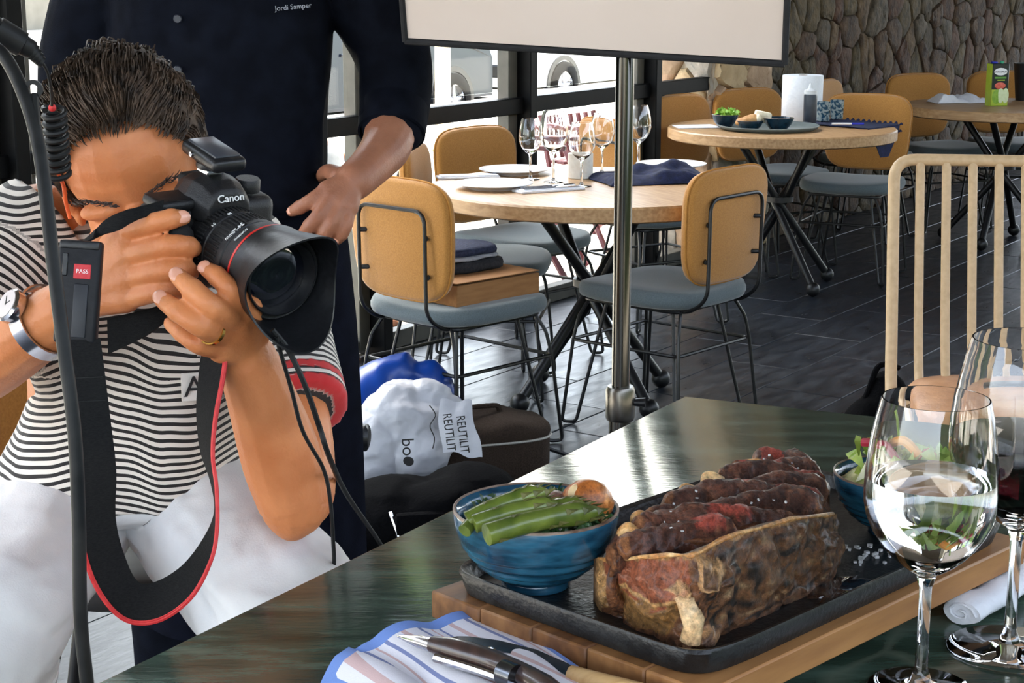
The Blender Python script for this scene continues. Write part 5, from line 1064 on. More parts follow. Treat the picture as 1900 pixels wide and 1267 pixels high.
MB().tube([p - o_ for p in crom(pts((108, 322, 1.76), (118, 345, 1.80), (122, 375, 1.82), (130, 405, 1.83)), 6)], .0022, 8).build('ear_lead', mat('orange_lead', rgb(214, 84, 40), .5, c2=rgb(226, 100, 50), scale=60), cc_)
def wire(label, ps, r): 
    o = ps[-1]; return tag(MB().tube([p - o for p in crom(ps, 8)], r, 8).build('sync_cable', CAB, None, True, o), label, 'cable')
wire('black cable running from under the lens hood past the elbow to the bags', pts((505, 612, 1.67), (535, 650, 1.68), (566, 715, 1.69), (592, 790, 1.71), (612, 850, 1.74), (645, 920, 1.98), (700, 1000, 2.4), (735, 1060, 2.5)), .0030)
wire('thin black cable dangling in front of the upper arm and elbow', pts((512, 625, 1.67), (540, 720, 1.70), (562, 800, 1.72), (600, 870, 1.76), (613, 930, 1.78), (618, 1000, 1.80), (620, 1060, 1.84), (616, 1200, 1.9)), .0022)
# ---------------------------------------------------------------- bar stool under the photographer
sx, sy = PO.x, PO.y + .02; ZS = P(245, 960, 2.2).z - .115
bs = thing('bar_stool', 'tall stool with mustard curved back under the person in the striped shirt', 'stool', (sx - .01, sy, 0))
mb = MB(); mb.loft([ring((0, .13, ZS + z), (.14 * k, 0, 0), (0, .085 * k, 0), 36, 3.2) for z, k in ((-.045, .9), (-.04, .98), (-.02, 1), (-.006, .97), (0, .85), (.001, .3))]); mb.build('seat', mat('black_seat_vinyl', rgb(16, 16, 18), .5, c2=rgb(22, 22, 24), scale=60), bs)
mb = MB(); rings = []
for z, k in ((ZS + .12, .98), (ZS + .13, 1), (ZS + .32, 1.02), (ZS + .33, 1.0)):
    rings.append([V((.245 * k * cos(a), .06 + .20 * k * sin(a), z)) for a in [radians(-15 + 210 * q / 24) for q in range(25)]] + [V(((.245 * k - .03) * cos(a), .06 + (.20 * k - .03) * sin(a), z)) for a in [radians(195 - 210 * q / 24) for q in range(25)]])
mb.loft(rings); mb.build('backrest', YEL, bs, True, angle=50)
for ax_, ay_ in ((-1, -1), (1, -1), (-1, 1), (1, 1)): MB().tube([(ax_ * .11, .13 + ay_ * .06, ZS - .04), (ax_ * .21, ay_ * .20, .0)], .0095, 10).build('leg', BLACKM, bs)
for sx_ in (-1, 1): MB().tube([(sx_ * .12, .15, ZS - .03), (sx_ * .14, .24, ZS + .2)], .009, 8).build('back_support', BLACKM, bs)
MB().tube([(-.185, -.178, .28), (.185, -.178, .28), (.185, .178, .28), (-.185, .178, .28)], .008, 8, True).build('footrest', BLACKM, bs)
# ---------------------------------------------------------------- the cook standing behind
CKP = mat('dark_navy_twill', rgb(13, 15, 22), .85, c2=rgb(19, 22, 31), scale=30, bump=.15, bscale=600, spec=.05)
APR = mat('navy_apron_cloth', rgb(11, 13, 22), .85, c2=rgb(16, 19, 30), scale=30, bump=.15, bscale=600, spec=.05)
cook = thing('person', 'cook in a dark navy jacket and apron standing with one hand on the hip', 'person', (P(430, 300, 2.9).x, P(430, 300, 2.9).y, 0)); KO = V(cook.location)
def pk(*a): return [P(*q) for q in a]
cs_ = MB(); KH = P(400, -390, 2.86); KR = frame((.12, -.97, -.18), (0, 0, 1)); head(cs_, KH, KR, 1.06)
limb(cs_, [KH + KR @ V((0, -.02, -.03)), KH + KR @ V((0, -.03, -.10)), P(405, -180, 2.9)], [.058, .058, .07])
cs_.loft([ring(P(x, y, z), (hw, 0, 0), (0, hd, 0), 20, 2.4) for x, y, z, hw, hd in ((430, 480, 2.92, .16, .10), (425, 300, 2.92, .15, .10), (415, 100, 2.92, .17, .11), (408, -110, 2.92, .17, .10), (405, -180, 2.91, .08, .07))])
# arm with hand on the hip (right in the picture)
limb(cs_, pk((590, -120, 2.92), (700, 20, 2.95), (730, 205, 2.92)), [.06, .054, .044]); limb(cs_, pk((730, 205, 2.92), (718, 268, 2.86), (690, 305, 2.80), (655, 338, 2.745)), [.046, .043, .036, .032])
wk = P(650, 340, 2.74); kf = [(pk((607, 352, 2.72), (578, 372, 2.715), (556, 385, 2.72), (541, 392, 2.73)), 1.0), (pk((615, 368, 2.715), (592, 400, 2.705), (574, 420, 2.71), (562, 434, 2.72)), 1.05), (pk((630, 378, 2.715), (617, 412, 2.705), (605, 430, 2.71), (596, 440, 2.72)), 1.0), (pk((648, 385, 2.72), (643, 415, 2.712), (635, 434, 2.715), (626, 446, 2.725)), .9)]
hand(cs_, wk, .036, kf, pk((630, 330, 2.76), (612, 318, 2.80), (600, 322, 2.84), (596, 330, 2.87)), .0165, .0112)
# other arm hanging
limb(cs_, pk((225, -120, 2.92), (160, 60, 2.94), (140, 230, 2.94)), [.06, .054, .046]); limb(cs_, pk((140, 230, 2.94), (150, 340, 2.88), (175, 450, 2.82)), [.046, .040, .032])
wl2 = P(177, 460, 2.815); hand(cs_, wl2, .034, [(pk((185 + q * 9, 520, 2.79), (188 + q * 9, 560, 2.785), (190 + q * 9, 590, 2.79), (190 + q * 9, 612, 2.80)), 1 - .06 * abs(q - 1)) for q in range(4)], pk((190, 485, 2.79), (200, 520, 2.77), (205, 545, 2.77)), .0155, .0105)
for x0, x1 in ((312, 290), (520, 560)):
    hp_ = P(x0 + 10, 480, 2.93); kn_ = V((hp_.x + (x1 - x0) * .0006, hp_.y, .52)); an_ = V((kn_.x, kn_.y + .02, .09)); limb(cs_, [hp_, kn_, an_], [.085, .06, .04]); limb(cs_, [an_, an_ + V((0, -.02, -.045)), an_ + V((.0, -.17, -.055))], [.04, .04, .03])
cs_.v = [tuple(V(p) - KO) for p in cs_.v]; kb = fuse(cs_, 'body', SKIN2, cook, .0034, 4, .5)
head_detail(kb, KH - KO, KR, 1.06, mat('dark_brow', (0, 0, 0, 1)), mat('dark_lash', (0, 0, 0, 1)), mat('lips', (0, 0, 0, 1))); hair(cook, KH - KO, KR, 1.06, rgb(30, 26, 24), rgb(58, 50, 46), 900, 9, .028)
for f, s in kf: nail(kb, f[3] - KO, f[2] - KO, V((0, -1, .3)).normalized(), .0058, .0072, .0082)
# jacket
jk = MB(); jk.loft([ring(P(x, y, z), (hw, 0, 0), (0, hd, 0), 28, 2.6) for x, y, z, hw, hd in ((432, 470, 2.92, .178, .125), (432, 400, 2.92, .172, .122), (425, 320, 2.92, .163, .118), (418, 230, 2.92, .170, .124), (412, 110, 2.92, .182, .130), (410, 0, 2.92, .190, .130), (407, -100, 2.92, .195, .118), (405, -165, 2.91, .12, .085), (404, -195, 2.90, .075, .07))])
limb(jk, pk((596, -115, 2.92), (690, 0, 2.94), (728, 100, 2.95), (732, 180, 2.93), (728, 232, 2.90)), [.086, .078, .064, .058, .054], 20); limb(jk, pk((225, -115, 2.92), (168, 40, 2.94), (142, 200, 2.94), (150, 330, 2.89)), [.084, .074, .066, .058], 20)
jk.v = [tuple(V(p) - KO) for p in jk.v]; jo = fuse(jk, 'jacket', CKP, cook, .006, 5, .5); cloth_noise(jo, .011, (5, 5, 3.2), seed=9.0)
# cuff of the rolled sleeve
a, b = P(733, 180, 2.93), P(727, 242, 2.895); ax = (b - a).normalized(); u = ax.orthogonal().normalized(); w = ax.cross(u); c = b - KO
MB().loft([[q for q in ring(c + ax * d, u * r, w * r, 28)] for d, r in ((-.05, .056), (-.045, .060), (.006, .058), (.008, .054), (-.04, .051))], False, True).build('rolled_cuff', CKP, jo)
# trousers and apron
tr_ = MB()
for x0 in (318, 515):
    hp_ = P(x0 + 4, 450, 2.93) - KO; limb(tr_, [hp_, V((hp_.x + (.02 if x0 > 400 else -.02), hp_.y, .52)), V((hp_.x + (.03 if x0 > 400 else -.03), hp_.y + .02, .07))], [.10, .085, .07], 18)
to = fuse(tr_, 'trousers', CKP, cook, .007, 4, .5); cloth_noise(to, .008, (6, 6, 4), seed=3.0)
ap = MB(); rows = [(P(432, y, 2.92) - KO, hw, hd) for y, hw, hd in ((385, .178, .134), (460, .186, .145), (600, .196, .158), (800, .202, .166), (1000, .204, .168), (1190, .205, .17))]
def apf(u, v):
    i = v * (len(rows) - 1); k = min(int(i), len(rows) - 2); t = i - k; c = rows[k][0].lerp(rows[k + 1][0], t); hw = rows[k][1] * (1 - t) + rows[k + 1][1] * t; hd = rows[k][2] * (1 - t) + rows[k + 1][2] * t
    a = pi * (1.06 + .88 * u); fold = 1 + .02 * v * sin(u * 26); return V((c.x + .012 + hw * cos(a) * fold * 1.02, KO.y * 0 + c.y * 0 + rows[0][0].y + hd * sin(a) * fold, c.z))
ap.sheet(apf, 60, 30, .003); ap.build('apron', APR, cook, True, angle=80)
MB().tube([V((rows[0][0].x + .185 * cos(a), rows[0][0].y + .14 * sin(a), rows[0][0].z)) for a in [2 * pi * q / 40 for q in range(40)]], .006, 6, True).build('apron_tie', APR, cook)
# shoes, name on the chest
for x0 in (318, 515):
    hp_ = P(x0 + 4, 450, 2.93) - KO; fx = hp_.x + (.03 if x0 > 400 else -.03); MB().rbox((fx, hp_.y - .06, .035), (.10, .28, .07), .03, 4).build('shoe', BLACKP, cook)
tx = P(544, 13, 2.785) - KO; text('Jordi Samper', 'embroidered_name', mat('grey_thread', rgb(150, 154, 164), .8, c2=rgb(168, 172, 180), scale=200), jo, tx, (1, .16, .09), (0, 0, 1), .0115, .0008)
for q in range(4): MB().lathe([(0, 0), (.007, 0), (.0075, .002), (.006, .004), (0, .004)], 16, P(330, -60 + 95 * q, 2.79) - KO, Matrix.Rotation(pi / 2, 3, 'X')).build('button', mat('navy_button', rgb(30, 33, 44), .35, c2=rgb(38, 41, 52), scale=30), jo)
# ---------------------------------------------------------------- softbox on its stand
SBL, SBR = P(752, 77, 2.72), P(1456, 119, 2.56); su = (SBR - SBL); sw = su.length; su.normalize(); sv = V((0, -.30, .95)); sv = (sv - su * sv.dot(su)).normalized(); sn = su.cross(sv).normalized()
if sn.y > 0: sn = -sn                                        # towards the viewer
sh_ = .82; sc_ = SBL + su * sw / 2 + sv * sh_ / 2
sb = thing('softbox', 'white rectangular softbox with black edging hanging at the top', 'studio light', sc_)
SOFTW = mat('softbox_diffuser', rgb(206, 190, 178), .9, c2=rgb(212, 197, 186), scale=4, bump=.15, bscale=14)
BLKF = mat('black_softbox_fabric', rgb(22, 22, 24), .8, c2=rgb(30, 30, 32), scale=90, bump=.2)
def sp_(a, b, c): return su * a + sv * b + sn * c
def dif(u, v): a = (u - .5) * sw * .985; b = (v - .5) * sh_ * .985; return sp_(a, b, .004 * sin(u * pi) * sin(v * pi) + .0015 * sin(u * 23 + v * 9) * sin(v * pi))
MB().sheet(dif, 40, 40, .002).build('diffuser', SOFTW, sb, True, angle=80)
for (a0, b0, a1, b1) in ((-.5, -.5, .5, -.5), (.5, -.5, .5, .5), (.5, .5, -.5, .5), (-.5, .5, -.5, -.5)):
    A, B = sp_(a0 * sw, b0 * sh_, 0), sp_(a1 * sw, b1 * sh_, 0); MB().tube([A, B], .0052, 8).build('edge_piping', BLKF, sb)
    C, D = sp_(a1 * .16, b1 * .16, -.34), sp_(a0 * .16, b0 * .16, -.34); MB().add([A, B, C, D, A - sn * .004, B - sn * .004, C - sn * .004, D - sn * .004], [(0, 1, 2, 3), (4, 7, 6, 5), (0, 4, 5, 1), (2, 6, 7, 3), (1, 5, 6, 2), (0, 3, 7, 4)]).build('side_panel', BLKF, sb, False)
MB().tube([sp_(0, 0, -.34), sp_(0, 0, -.62)], .058, 20).build('lamp_head', BLACKP, sb); MB().tube([sp_(0, 0, -.45), sp_(0, -.1, -.45)], .02, 10).build('tilt_bracket', BLACKM, sb)
pz = P(1160, 745, 2.76); hx = sc_ + sp_(0, -.1, -.45)
ls = thing('light_stand', 'black chrome light stand pole rising behind the table corner', 'light stand', (pz.x - .008, pz.y, 0))
CHR = mat('dark_chrome', rgb(70, 68, 64), .18, 1, c2=rgb(92, 90, 84), scale=8, stretch=(1, 1, .05))
MB().tube([(0, 0, .12), (0, 0, pz.z + .02)], .0185, 20).build('lower_tube', CHR, ls); MB().tube([(0, 0, pz.z), (0, 0, 1.5), (hx.x - pz.x + .008, hx.y - pz.y, hx.z)], .0145, 20).build('upper_tube', CHR, ls)
MB().lathe([(0, pz.z - .03), (.022, pz.z - .03), (.024, pz.z - .025), (.024, pz.z + .02), (.021, pz.z + .026), (0, pz.z + .026)], 24).build('clamp_collar', mat('brushed_collar', rgb(96, 92, 86), .3, 1, c2=rgb(120, 116, 108), scale=30), ls)
MB().tube([(.02, -.004, pz.z), (.04, -.006, pz.z)], [.006, .008], 10).build('clamp_knob', BLACKP, ls)
for k in range(3):
    a = radians(20 + k * 120); MB().tube([(0, 0, .42), (.35 * cos(a), .35 * sin(a), .012)], .011, 10).build('leg', CHR, ls); MB().tube([(0, 0, .14), (.2 * cos(a), .2 * sin(a), .185)], .006, 8).build('brace', CHR, ls)
# ---------------------------------------------------------------- laid table
ZM = .75
def plate(px, py, r, label, z=ZM):
    p = G(px, py, z); t = thing('dinner_plate', label, 'plate', (p.x, p.y, z), 0, 'white plates on the laid table')
    MB().lathe([(0, .003), (r * .6, .003), (r * .62, 0), (r * .66, 0), (r * .68, .004), (r * .92, .014), (r, .017), (r * 1.0, .0195), (r * .92, .0175), (r * .7, .008), (r * .62, .0062), (0, .006)], 56).build('dish', WHITEC, t, True, angle=40); return t
plate(955, 322, .128, 'white plate at the back left of the laid table beside the glasses'); plate(917, 349, .130, 'white plate nearest the viewer on the laid table'); plate(1245, 312, .130, 'white plate partly covered by the navy cloth')
def folded(px, py, rz, sx, sy, label, z=ZM, h=.008):
    p = G(px, py, z); t = thing('folded_napkin', label, 'napkin', (p.x, p.y, z), rz, 'white napkins on the laid table')
    MB().rbox((0, 0, h / 2), (sx, sy, h), .003, 2).build('cloth', CLOTHW, t); MB().rbox((sx * .02, sy * .04, h + .0015), (sx * .93, sy * .86, .003), .0014, 1).build('upper_fold', CLOTHW, t); return t, V((p.x, p.y, z + h + .003))
t_, c1 = folded(1018, 354, radians(28), .24, .075, 'folded white napkin with cutlery beside the nearest plate'); t_, c2 = folded(868, 330, radians(12), .22, .07, 'folded white napkin at the left rim of the laid table')
def cutlery(name, label, c, rz, kind, dy):
    t = thing(name, label, kind, c + V((-sin(rz) * dy, cos(rz) * dy, 0)), rz, 'cutlery on the laid table')
    MB().tube([(-.10, 0, .0025), (-.03, 0, .002), (.02, 0, .003)], [.0045, .0035, .0028], 8).build('handle', STEEL, t)
    if kind == 'fork':
        MB().rbox((.045, 0, .004), (.04, .022, .0025), .001, 1).build('head', STEEL, t)
        for q in range(4): MB().tube([(.062, -.009 + q * .006, .004), (.105, -.009 + q * .006, .005)], [.0018, .001], 6).build('tine', STEEL, t)
    else: MB().loft([[V((x, w, .004)), V((x, -w, .004)), V((x, -w, .002)), V((x, w, .002))] for x, w in ((.018, .004), (.04, .009), (.085, .009), (.108, .002))]).build('blade', STEEL, t)
cutlery('table_fork', 'steel fork on the napkin beside the nearest plate', c1, radians(28), 'fork', .015); cutlery('dinner_knife', 'steel knife on the napkin beside the nearest plate', c1, radians(28), 'knife', -.015)
for (bx, by, H, R, rim, lab) in ((984, 333, .212, .041, .030, 'small wine glass at the left of the laid table group'), (1027, 338, .245, .051, .036, 'largest wine glass in the laid table group'), (1079, 346, .215, .046, .034, 'wine glass in front of the white cup on the laid table'), (1117, 322, .215, .043, .031, 'wine glass just left of the light stand pole'), (1184, 315, .235, .046, .032, 'wine glass half hidden behind the light stand pole')):
    p = G(bx, by, ZM); wineglass(lab, (p.x, p.y, ZM), H, R, rim, .034, .41, None, .5, 'wine glasses on the laid table', 32)
p = G(1077, 330, ZM); cu = thing('ceramic_cup', 'plain white cylindrical cup among the wine glasses', 'cup', (p.x, p.y, ZM)); MB().lathe([(0, 0), (.042, 0), (.044, .002), (.044, .086), (.042, .088), (.040, .086), (.039, .006), (0, .006)], 40).build('wall', mat('chalky_white_ceramic', rgb(226, 220, 208), .6, c2=rgb(234, 230, 220), scale=60, bump=.2), cu, True, angle=40)
MB().lathe([(0, .055), (.0385, .055), (.0385, .06), (0, .061)], 24).build('candle_wax', CLOTHW, cu)
def cloth_pile(name, label, cat, c, rz, sx, sy, h, m, seed, parent_parts=None, base=.004, nn=(6, 9)):
    rr = random.Random(seed); o = V((seed * 1.7, 0, 0))
    def f(u, v):
        x, y = (u - .5) * sx, (v - .5) * sy; e = min(1, 5.0 * min(u, 1 - u, v, 1 - v) ** .8 if min(u, 1 - u, v, 1 - v) > 0 else 0); n_ = noise.noise(V((x * nn[0], y * nn[1], 0)) + o) * .6 + noise.noise(V((x * nn[0] * 2.6, y * nn[1] * 2.2, 2)) + o) * .35
        return V((x * (1 + .12 * noise.noise(V((y * 8, seed, 0)))), y * (1 + .15 * noise.noise(V((x * 8, seed, 4)))), base + max(0, h * e * (.65 + n_))))
    mb = MB().sheet(f, 44, 36, .003); return tag(mb.build(name, m, None, True, c, (0, 0, rz), angle=80), label, cat)
p = G(1205, 335, ZM); cloth_pile('navy_cloth', 'crumpled navy cloth beside the light stand on the laid table', 'cloth', (p.x + .012, p.y, ZM), radians(16), .40, .26, .050, NAVY, 3)
# box and clothes on the near chair
ZC = .482; bA, bB, bC = G(848, 571, ZC), G(1001, 543, ZC), G(718, 551, ZC); rz = atan2(bB.y - bA.y, bB.x - bA.x); bl_ = (bB - bA).length; bw_ = .30; n2 = V((-sin(rz), cos(rz), 0)); bc = bA + (bB - bA) / 2 + n2 * bw_ / 2
cbx = thing('cardboard_box', 'flat brown cardboard box lying on the near left chair', 'box', (bc.x, bc.y, ZC), rz)
CARD = mat('cardboard', rgb(136, 94, 54), .85, c2=rgb(150, 106, 64), scale=12, stretch=(1, 6, 6), bump=.06)
bh = .072; MB().rbox((0, 0, bh / 2 - .004), (bl_, bw_, bh - .008), .002, 1).build('carton', CARD, cbx)
for s in (-1, 1): MB().rbox((0, s * bw_ * .25, bh - .0015), (bl_ + .002, bw_ * .497, .003), .001, 1).build('flap', CARD, cbx)
MB().rbox((bl_ / 2 + .0006, 0, bh * .5), (.001, .03, .03), .0003, 1).build('hand_hole', mat('cardboard_dark', rgb(90, 62, 38), .9, c2=rgb(100, 70, 44), scale=20), cbx)
DKC = mat('charcoal_wool', rgb(28, 29, 34), .9, c2=rgb(40, 42, 48), scale=120, bump=.3); GRC = mat('grey_lining', rgb(140, 142, 150), .8, c2=rgb(160, 162, 170), scale=60, bump=.2); DKB = mat('dark_denim', rgb(30, 36, 58), .9, c2=rgb(44, 52, 78), scale=120, bump=.3)
zt = ZC + bh; fc = V((bc.x - .04, bc.y + .05, zt))
def fold(name, label, z, sx, sy, h, m, rz2, dx=0, dy=0):
    mb = MB(); rings = []
    for zz_, k in ((0, .9), (h * .15, .98), (h * .5, 1), (h * .85, .97), (h, .86)): rings.append([q + nz(q, 22, .006) for q in ring((0, 0, zz_), (sx / 2 * k, 0, 0), (0, sy / 2 * k, 0), 40, 3.4)])
    mb.loft(rings); return tag(mb.build(name, m, None, True, (fc.x + dx, fc.y + dy, z), (0, 0, rz2), angle=70), label, 'clothing', 'folded clothes on the cardboard box')
fold('folded_jacket', 'black folded jacket at the bottom of the pile on the cardboard box', zt + .001, .30, .24, .034, DKC, rz); fold('folded_jacket', 'grey folded lining in the middle of the clothes on the cardboard box', zt + .036, .27, .21, .014, GRC, rz + .08); fold('folded_jacket', 'dark blue folded garment on top of the clothes on the box', zt + .051, .26, .20, .024, DKB, rz - .06)
# ---------------------------------------------------------------- bags on the floor
BLUEB = mat('blue_tarpaulin', rgb(14, 54, 130), .32, c2=rgb(20, 66, 150), scale=6, bump=.1)
o = P(735, 760, 5.05); o.z = 0; bb = MB()
limb(bb, [V((p_.x, p_.y, max(.06, p_.z))) - o for p_ in pts((610, 850, 4.95), (655, 770, 5.0), (715, 715, 5.05), (772, 700, 5.1), (815, 735, 5.12), (838, 800, 5.12))], [.10, .09, .075, .065, .055, .05], 18)
limb(bb, [V((p_.x, p_.y, max(.06, p_.z))) - o for p_ in pts((600, 740, 5.1), (660, 730, 5.1), (720, 740, 5.1))], [.07, .07, .06], 14); bb.ell(V((-.02, .02, .10)), (.17, .12, .10))
bo = fuse(bb, 'blue_bag', BLUEB, None, .010, 6, .5, o); cloth_noise(bo, .022, (9, 4, 6), seed=1.0); tag(bo, 'bright blue plastic sack slumped on the floor behind the white bag', 'bag')
PLAS = mat('thin_white_plastic', rgb(176, 177, 184), .4, c2=rgb(200, 201, 208), scale=9, bump=.5, bscale=22, trans=.12)
o = P(760, 830, 4.7); wb = thing('plastic_bag', 'crumpled white plastic carrier bag with black lettering', 'bag', o); mb = MB()
for x, y, zc, r in ((745, 790, 4.75, (.115, .12, .12)), (705, 825, 4.72, (.09, .10, .10)), (790, 775, 4.76, (.09, .09, .10)), (690, 860, 4.7, (.075, .07, .05)), (770, 835, 4.7, (.10, .07, .07)), (830, 780, 4.76, (.06, .07, .07))): mb.ell(P(x, y, zc) - o, r)
wbo = fuse(mb, 'sack', PLAS, wb, .006, 4, .5); cloth_noise(wbo, .020, (8, 8, 11), seed=4.0); cloth_noise(wbo, .004, (22, 22, 26), seed=6.0)
fa, fb2, fc2, fd = P(815, 742, 4.62), P(872, 742, 4.62), P(892, 852, 4.60), P(822, 838, 4.60)
def flap(u, v): p = fa.lerp(fb2, u).lerp(fd.lerp(fc2, u), v); rn_ = 1.0; p += V((0, -.012 * sin(u * pi) * sin(v * pi), .004 * sin(u * 9 + v * 5))) + nz(p, 14, .008); return p - o
MB().sheet(flap, 20, 24, .003).build('flap', PLAS, wb, True, angle=80)
INK = mat('black_ink', rgb(24, 22, 22), .7, c2=rgb(34, 32, 32), scale=60)
dn = V((.12, 0, -1))
text('REUTILIT', 'lettering', INK, wb, P(833, 802, 4.585) - o, dn, (1, 0, .12), .034, .0006, .78); text('REUTILIT', 'lettering', INK, wb, P(858, 806, 4.585) - o, dn, (1, 0, .12), .034, .0006, .78); text('boo', 'lettering', INK, wb, P(757, 838, 4.585) - o, V((.06, 0, -1)), (1, 0, .06), .048, .0006)
MB().lathe([(0, 0), (.013, 0), (.013, .001), (0, .001)], 20, P(759, 856, 4.575) - o, Matrix.Rotation(pi / 2, 3, 'X')).build('printed_dot', INK, wb)
MB().tube([p - o for p in crom(pts((797, 752, 4.60), (808, 770, 4.59), (798, 790, 4.585), (806, 812, 4.58), (803, 832, 4.58)), 6)], .0016, 6).build('printed_line', INK, wb)
# brown camera bag
BRB = mat('brown_cordura', rgb(46, 37, 31), .85, c2=rgb(58, 48, 41), scale=200, bump=.3, spec=.1); q = G(925, 925, 0); bg_ = thing('camera_bag', 'brown padded camera bag with zipped lid beside the white plastic bag', 'bag', (q.x - .05, q.y + .12, 0), radians(18)); bg_.scale = (.95, .95, .84)
mb = MB(); mb.loft([ring((0, 0, z), (.20 * k, 0, 0), (0, .14 * k, 0), 40, 3.6) for z, k in ((0, .93), (.01, .98), (.10, 1.0), (.185, 1.0), (.19, .985))]); mb.build('base', BRB, bg_)
mb = MB(); mb.loft([[p + V((0, 0, .012 * sin(p.x * 30) * (1 if z > .21 else 0))) for p in ring((0, 0, z), (.205 * k, 0, 0), (0, .145 * k, 0), 40, 3.2)] for z, k in ((.196, .985), (.205, 1.0), (.225, .99), (.24, .93), (.25, .75), (.254, .3))]); mb.build('lid', BRB, bg_)
MB().tube([p for p in ring((0, 0, .1925), (.203, 0, 0), (0, .143, 0), 60, 3.4)], .0045, 6, True).build('zip', mat('grey_zip', rgb(150, 146, 138), .5, c2=rgb(170, 166, 158), scale=300), bg_)
MB().tube(fillet([(-.06, 0, .25), (-.055, 0, .285), (.055, 0, .285), (.06, 0, .25)], .02, 4), .009, 8).build('handle', BRB, bg_); MB().tube(fillet([(.2, 0, .12), (.32, .02, .06), (.38, .06, .01)], .05, 5), .008, 6).build('shoulder_strap', BLACKP, bg_)
# black backpack
q = P(800, 930, 4.35); bp_ = thing('backpack', 'black backpack lying on the floor below the white plastic bag', 'backpack', (q.x, q.y, 0), radians(10)); BKP = mat('black_nylon', rgb(8, 8, 9), .85, c2=rgb(12, 12, 14), scale=150, bump=.3, spec=.03); mb = MB()
for x, y, z, r in ((-.08, 0, .10, (.18, .16, .10)), (.10, .02, .11, (.15, .15, .11)), (.02, -.06, .14, (.12, .10, .075)), (-.2, .02, .08, (.12, .12, .08))): mb.ell((x, y, z), r)
bk_ = fuse(mb, 'main_body', BKP, bp_, .01, 5, .5); cloth_noise(bk_, .010, (7, 7, 7), seed=7.0)
MB().tube([(-.12, -.14, .16), (-.10, -.165, .10), (-.09, -.17, .05)], .006, 8).build('zip_pull', STEEL, bp_); MB().tube(fillet([(.05, -.15, .2), (.16, -.19, .15), (.22, -.16, .06)], .05, 5), .011, 8).build('strap', BKP, bp_); MB().rbox((-.03, -.155, .10), (.16, .03, .12), .012, 2).build('front_pocket', BKP, bp_)
# black rounded case seen against the plastic bag
q = P(664, 812, 3.2); lc = thing('lens_case', 'round black lens case end showing beside the dark apron', 'case', q); MB().tube([(-.05, .02, 0), (.016, 0, 0), (.02, 0, 0)], [.026, .026, .020], 24).build('barrel', BLACKP, lc); MB().tube([(-.052, .02, 0), (-.048, .02, 0)], .028, 24).build('lid', BLACKP, lc)
# ---------------------------------------------------------------- things on the table with the tray
def at2(px, py, z=ZM): p = G(px, py, z); return V((p.x, p.y, z))
tc2 = at2(1425, 240); ty = thing('round_tray', 'round grey serving tray on the middle oak table', 'tray', tc2); MB().lathe([(0, 0), (.205, 0), (.225, .012), (.228, .020), (.222, .020), (.205, .006), (0, .006)], 56).build('dish', mat('grey_tray', rgb(86, 96, 96), .4, c2=rgb(98, 108, 108), scale=30), ty); MB().lathe([(.226, .018), (.231, .018), (.231, .022), (.226, .022)], 56).build('rim', mat('grey_tray_rim', rgb(120, 130, 130), .4, c2=rgb(130, 140, 140), scale=30), ty)
DKG = mat('dark_teal_glaze', rgb(18, 36, 48), .2, c2=rgb(28, 54, 70), scale=40, coat=.4)
def small_bowl(px, py, R, H, label, z):
    p = at2(px, py, z); t = thing('small_bowl', label, 'bowl', p, 0, 'dark bowls on the tray'); MB().lathe([(0, 0), (R * .5, 0), (R * .55, .004), (R * .85, H * .5), (R, H), (R * .96, H * 1.01), (R * .8, H * .5), (R * .5, .008), (0, .007)], 36).build('vessel', DKG, t, True, angle=50); MB().lathe([(R * .985, H * .985), (R * 1.01, H), (R * .985, H * 1.03), (R * .955, H * 1.0)], 36).build('rim', RIMB, t); return p + V((0, 0, H * .7))
s1 = small_bowl(1345, 235, .062, .055, 'dark bowl with lettuce at the left of the tray', ZM + .007); s2 = small_bowl(1391, 242, .062, .045, 'dark bowl with bread in the middle of the tray', ZM + .007); s3 = small_bowl(1444, 241, .070, .055, 'widest dark bowl at the right of the tray', ZM + .007)
leafy('lettuce_leaves', 'bright green lettuce in the left dark bowl', 'lettuce', s1 + V((.01, 0, .012)), .04, .04, .02, 70, mat('lettuce', rgb(120, 170, 50), .5, c2=rgb(160, 200, 80), scale=60), 8, .014, .035)
br = thing('bread_piece', 'crusty bread piece leaning in the middle dark bowl', 'bread', s2 + V((-.01, 0, .012))); blob((0, 0, 0), (.055, .03, .024), mat('bread_crust', rgb(186, 130, 76), .7, c2=rgb(214, 168, 112), scale=40, bump=.4), 'crust', br, Matrix.Rotation(radians(-14), 3, 'Y'), 20, .006); blob((.046, -.004, .012), (.012, .026, .018), mat('bread_crumb', rgb(236, 222, 190), .9, c2=rgb(244, 232, 206), scale=60, bump=.4), 'crumb', br, None, 30, .003)
tag(MB().rbox((0, 0, 0), (.075, .05, .05), .008, 2, Matrix.Rotation(.2, 3, 'Y')).build('bread_slice', mat('bread_crumb', (0, 0, 0, 1)), None, True, s3 + V((-.07, .02, .018))), 'pale slice of bread beside the widest dark bowl', 'bread')
p = at2(1487, 222); pr_ = thing('paper_roll', 'large white kitchen paper roll standing on the middle oak table', 'paper roll', p); MB().lathe([(.022, 0), (.096, 0), (.098, .003), (.098, .212), (.096, .215), (.022, .215)], 48).build('paper', mat('paper_towel', rgb(234, 236, 240), .9, c2=rgb(240, 242, 245), scale=60, bump=.2), pr_, True, angle=40); MB().lathe([(.019, 0), (.022, 0), (.022, .2155), (.019, .2155)], 24).build('cardboard_core', CARD, pr_)
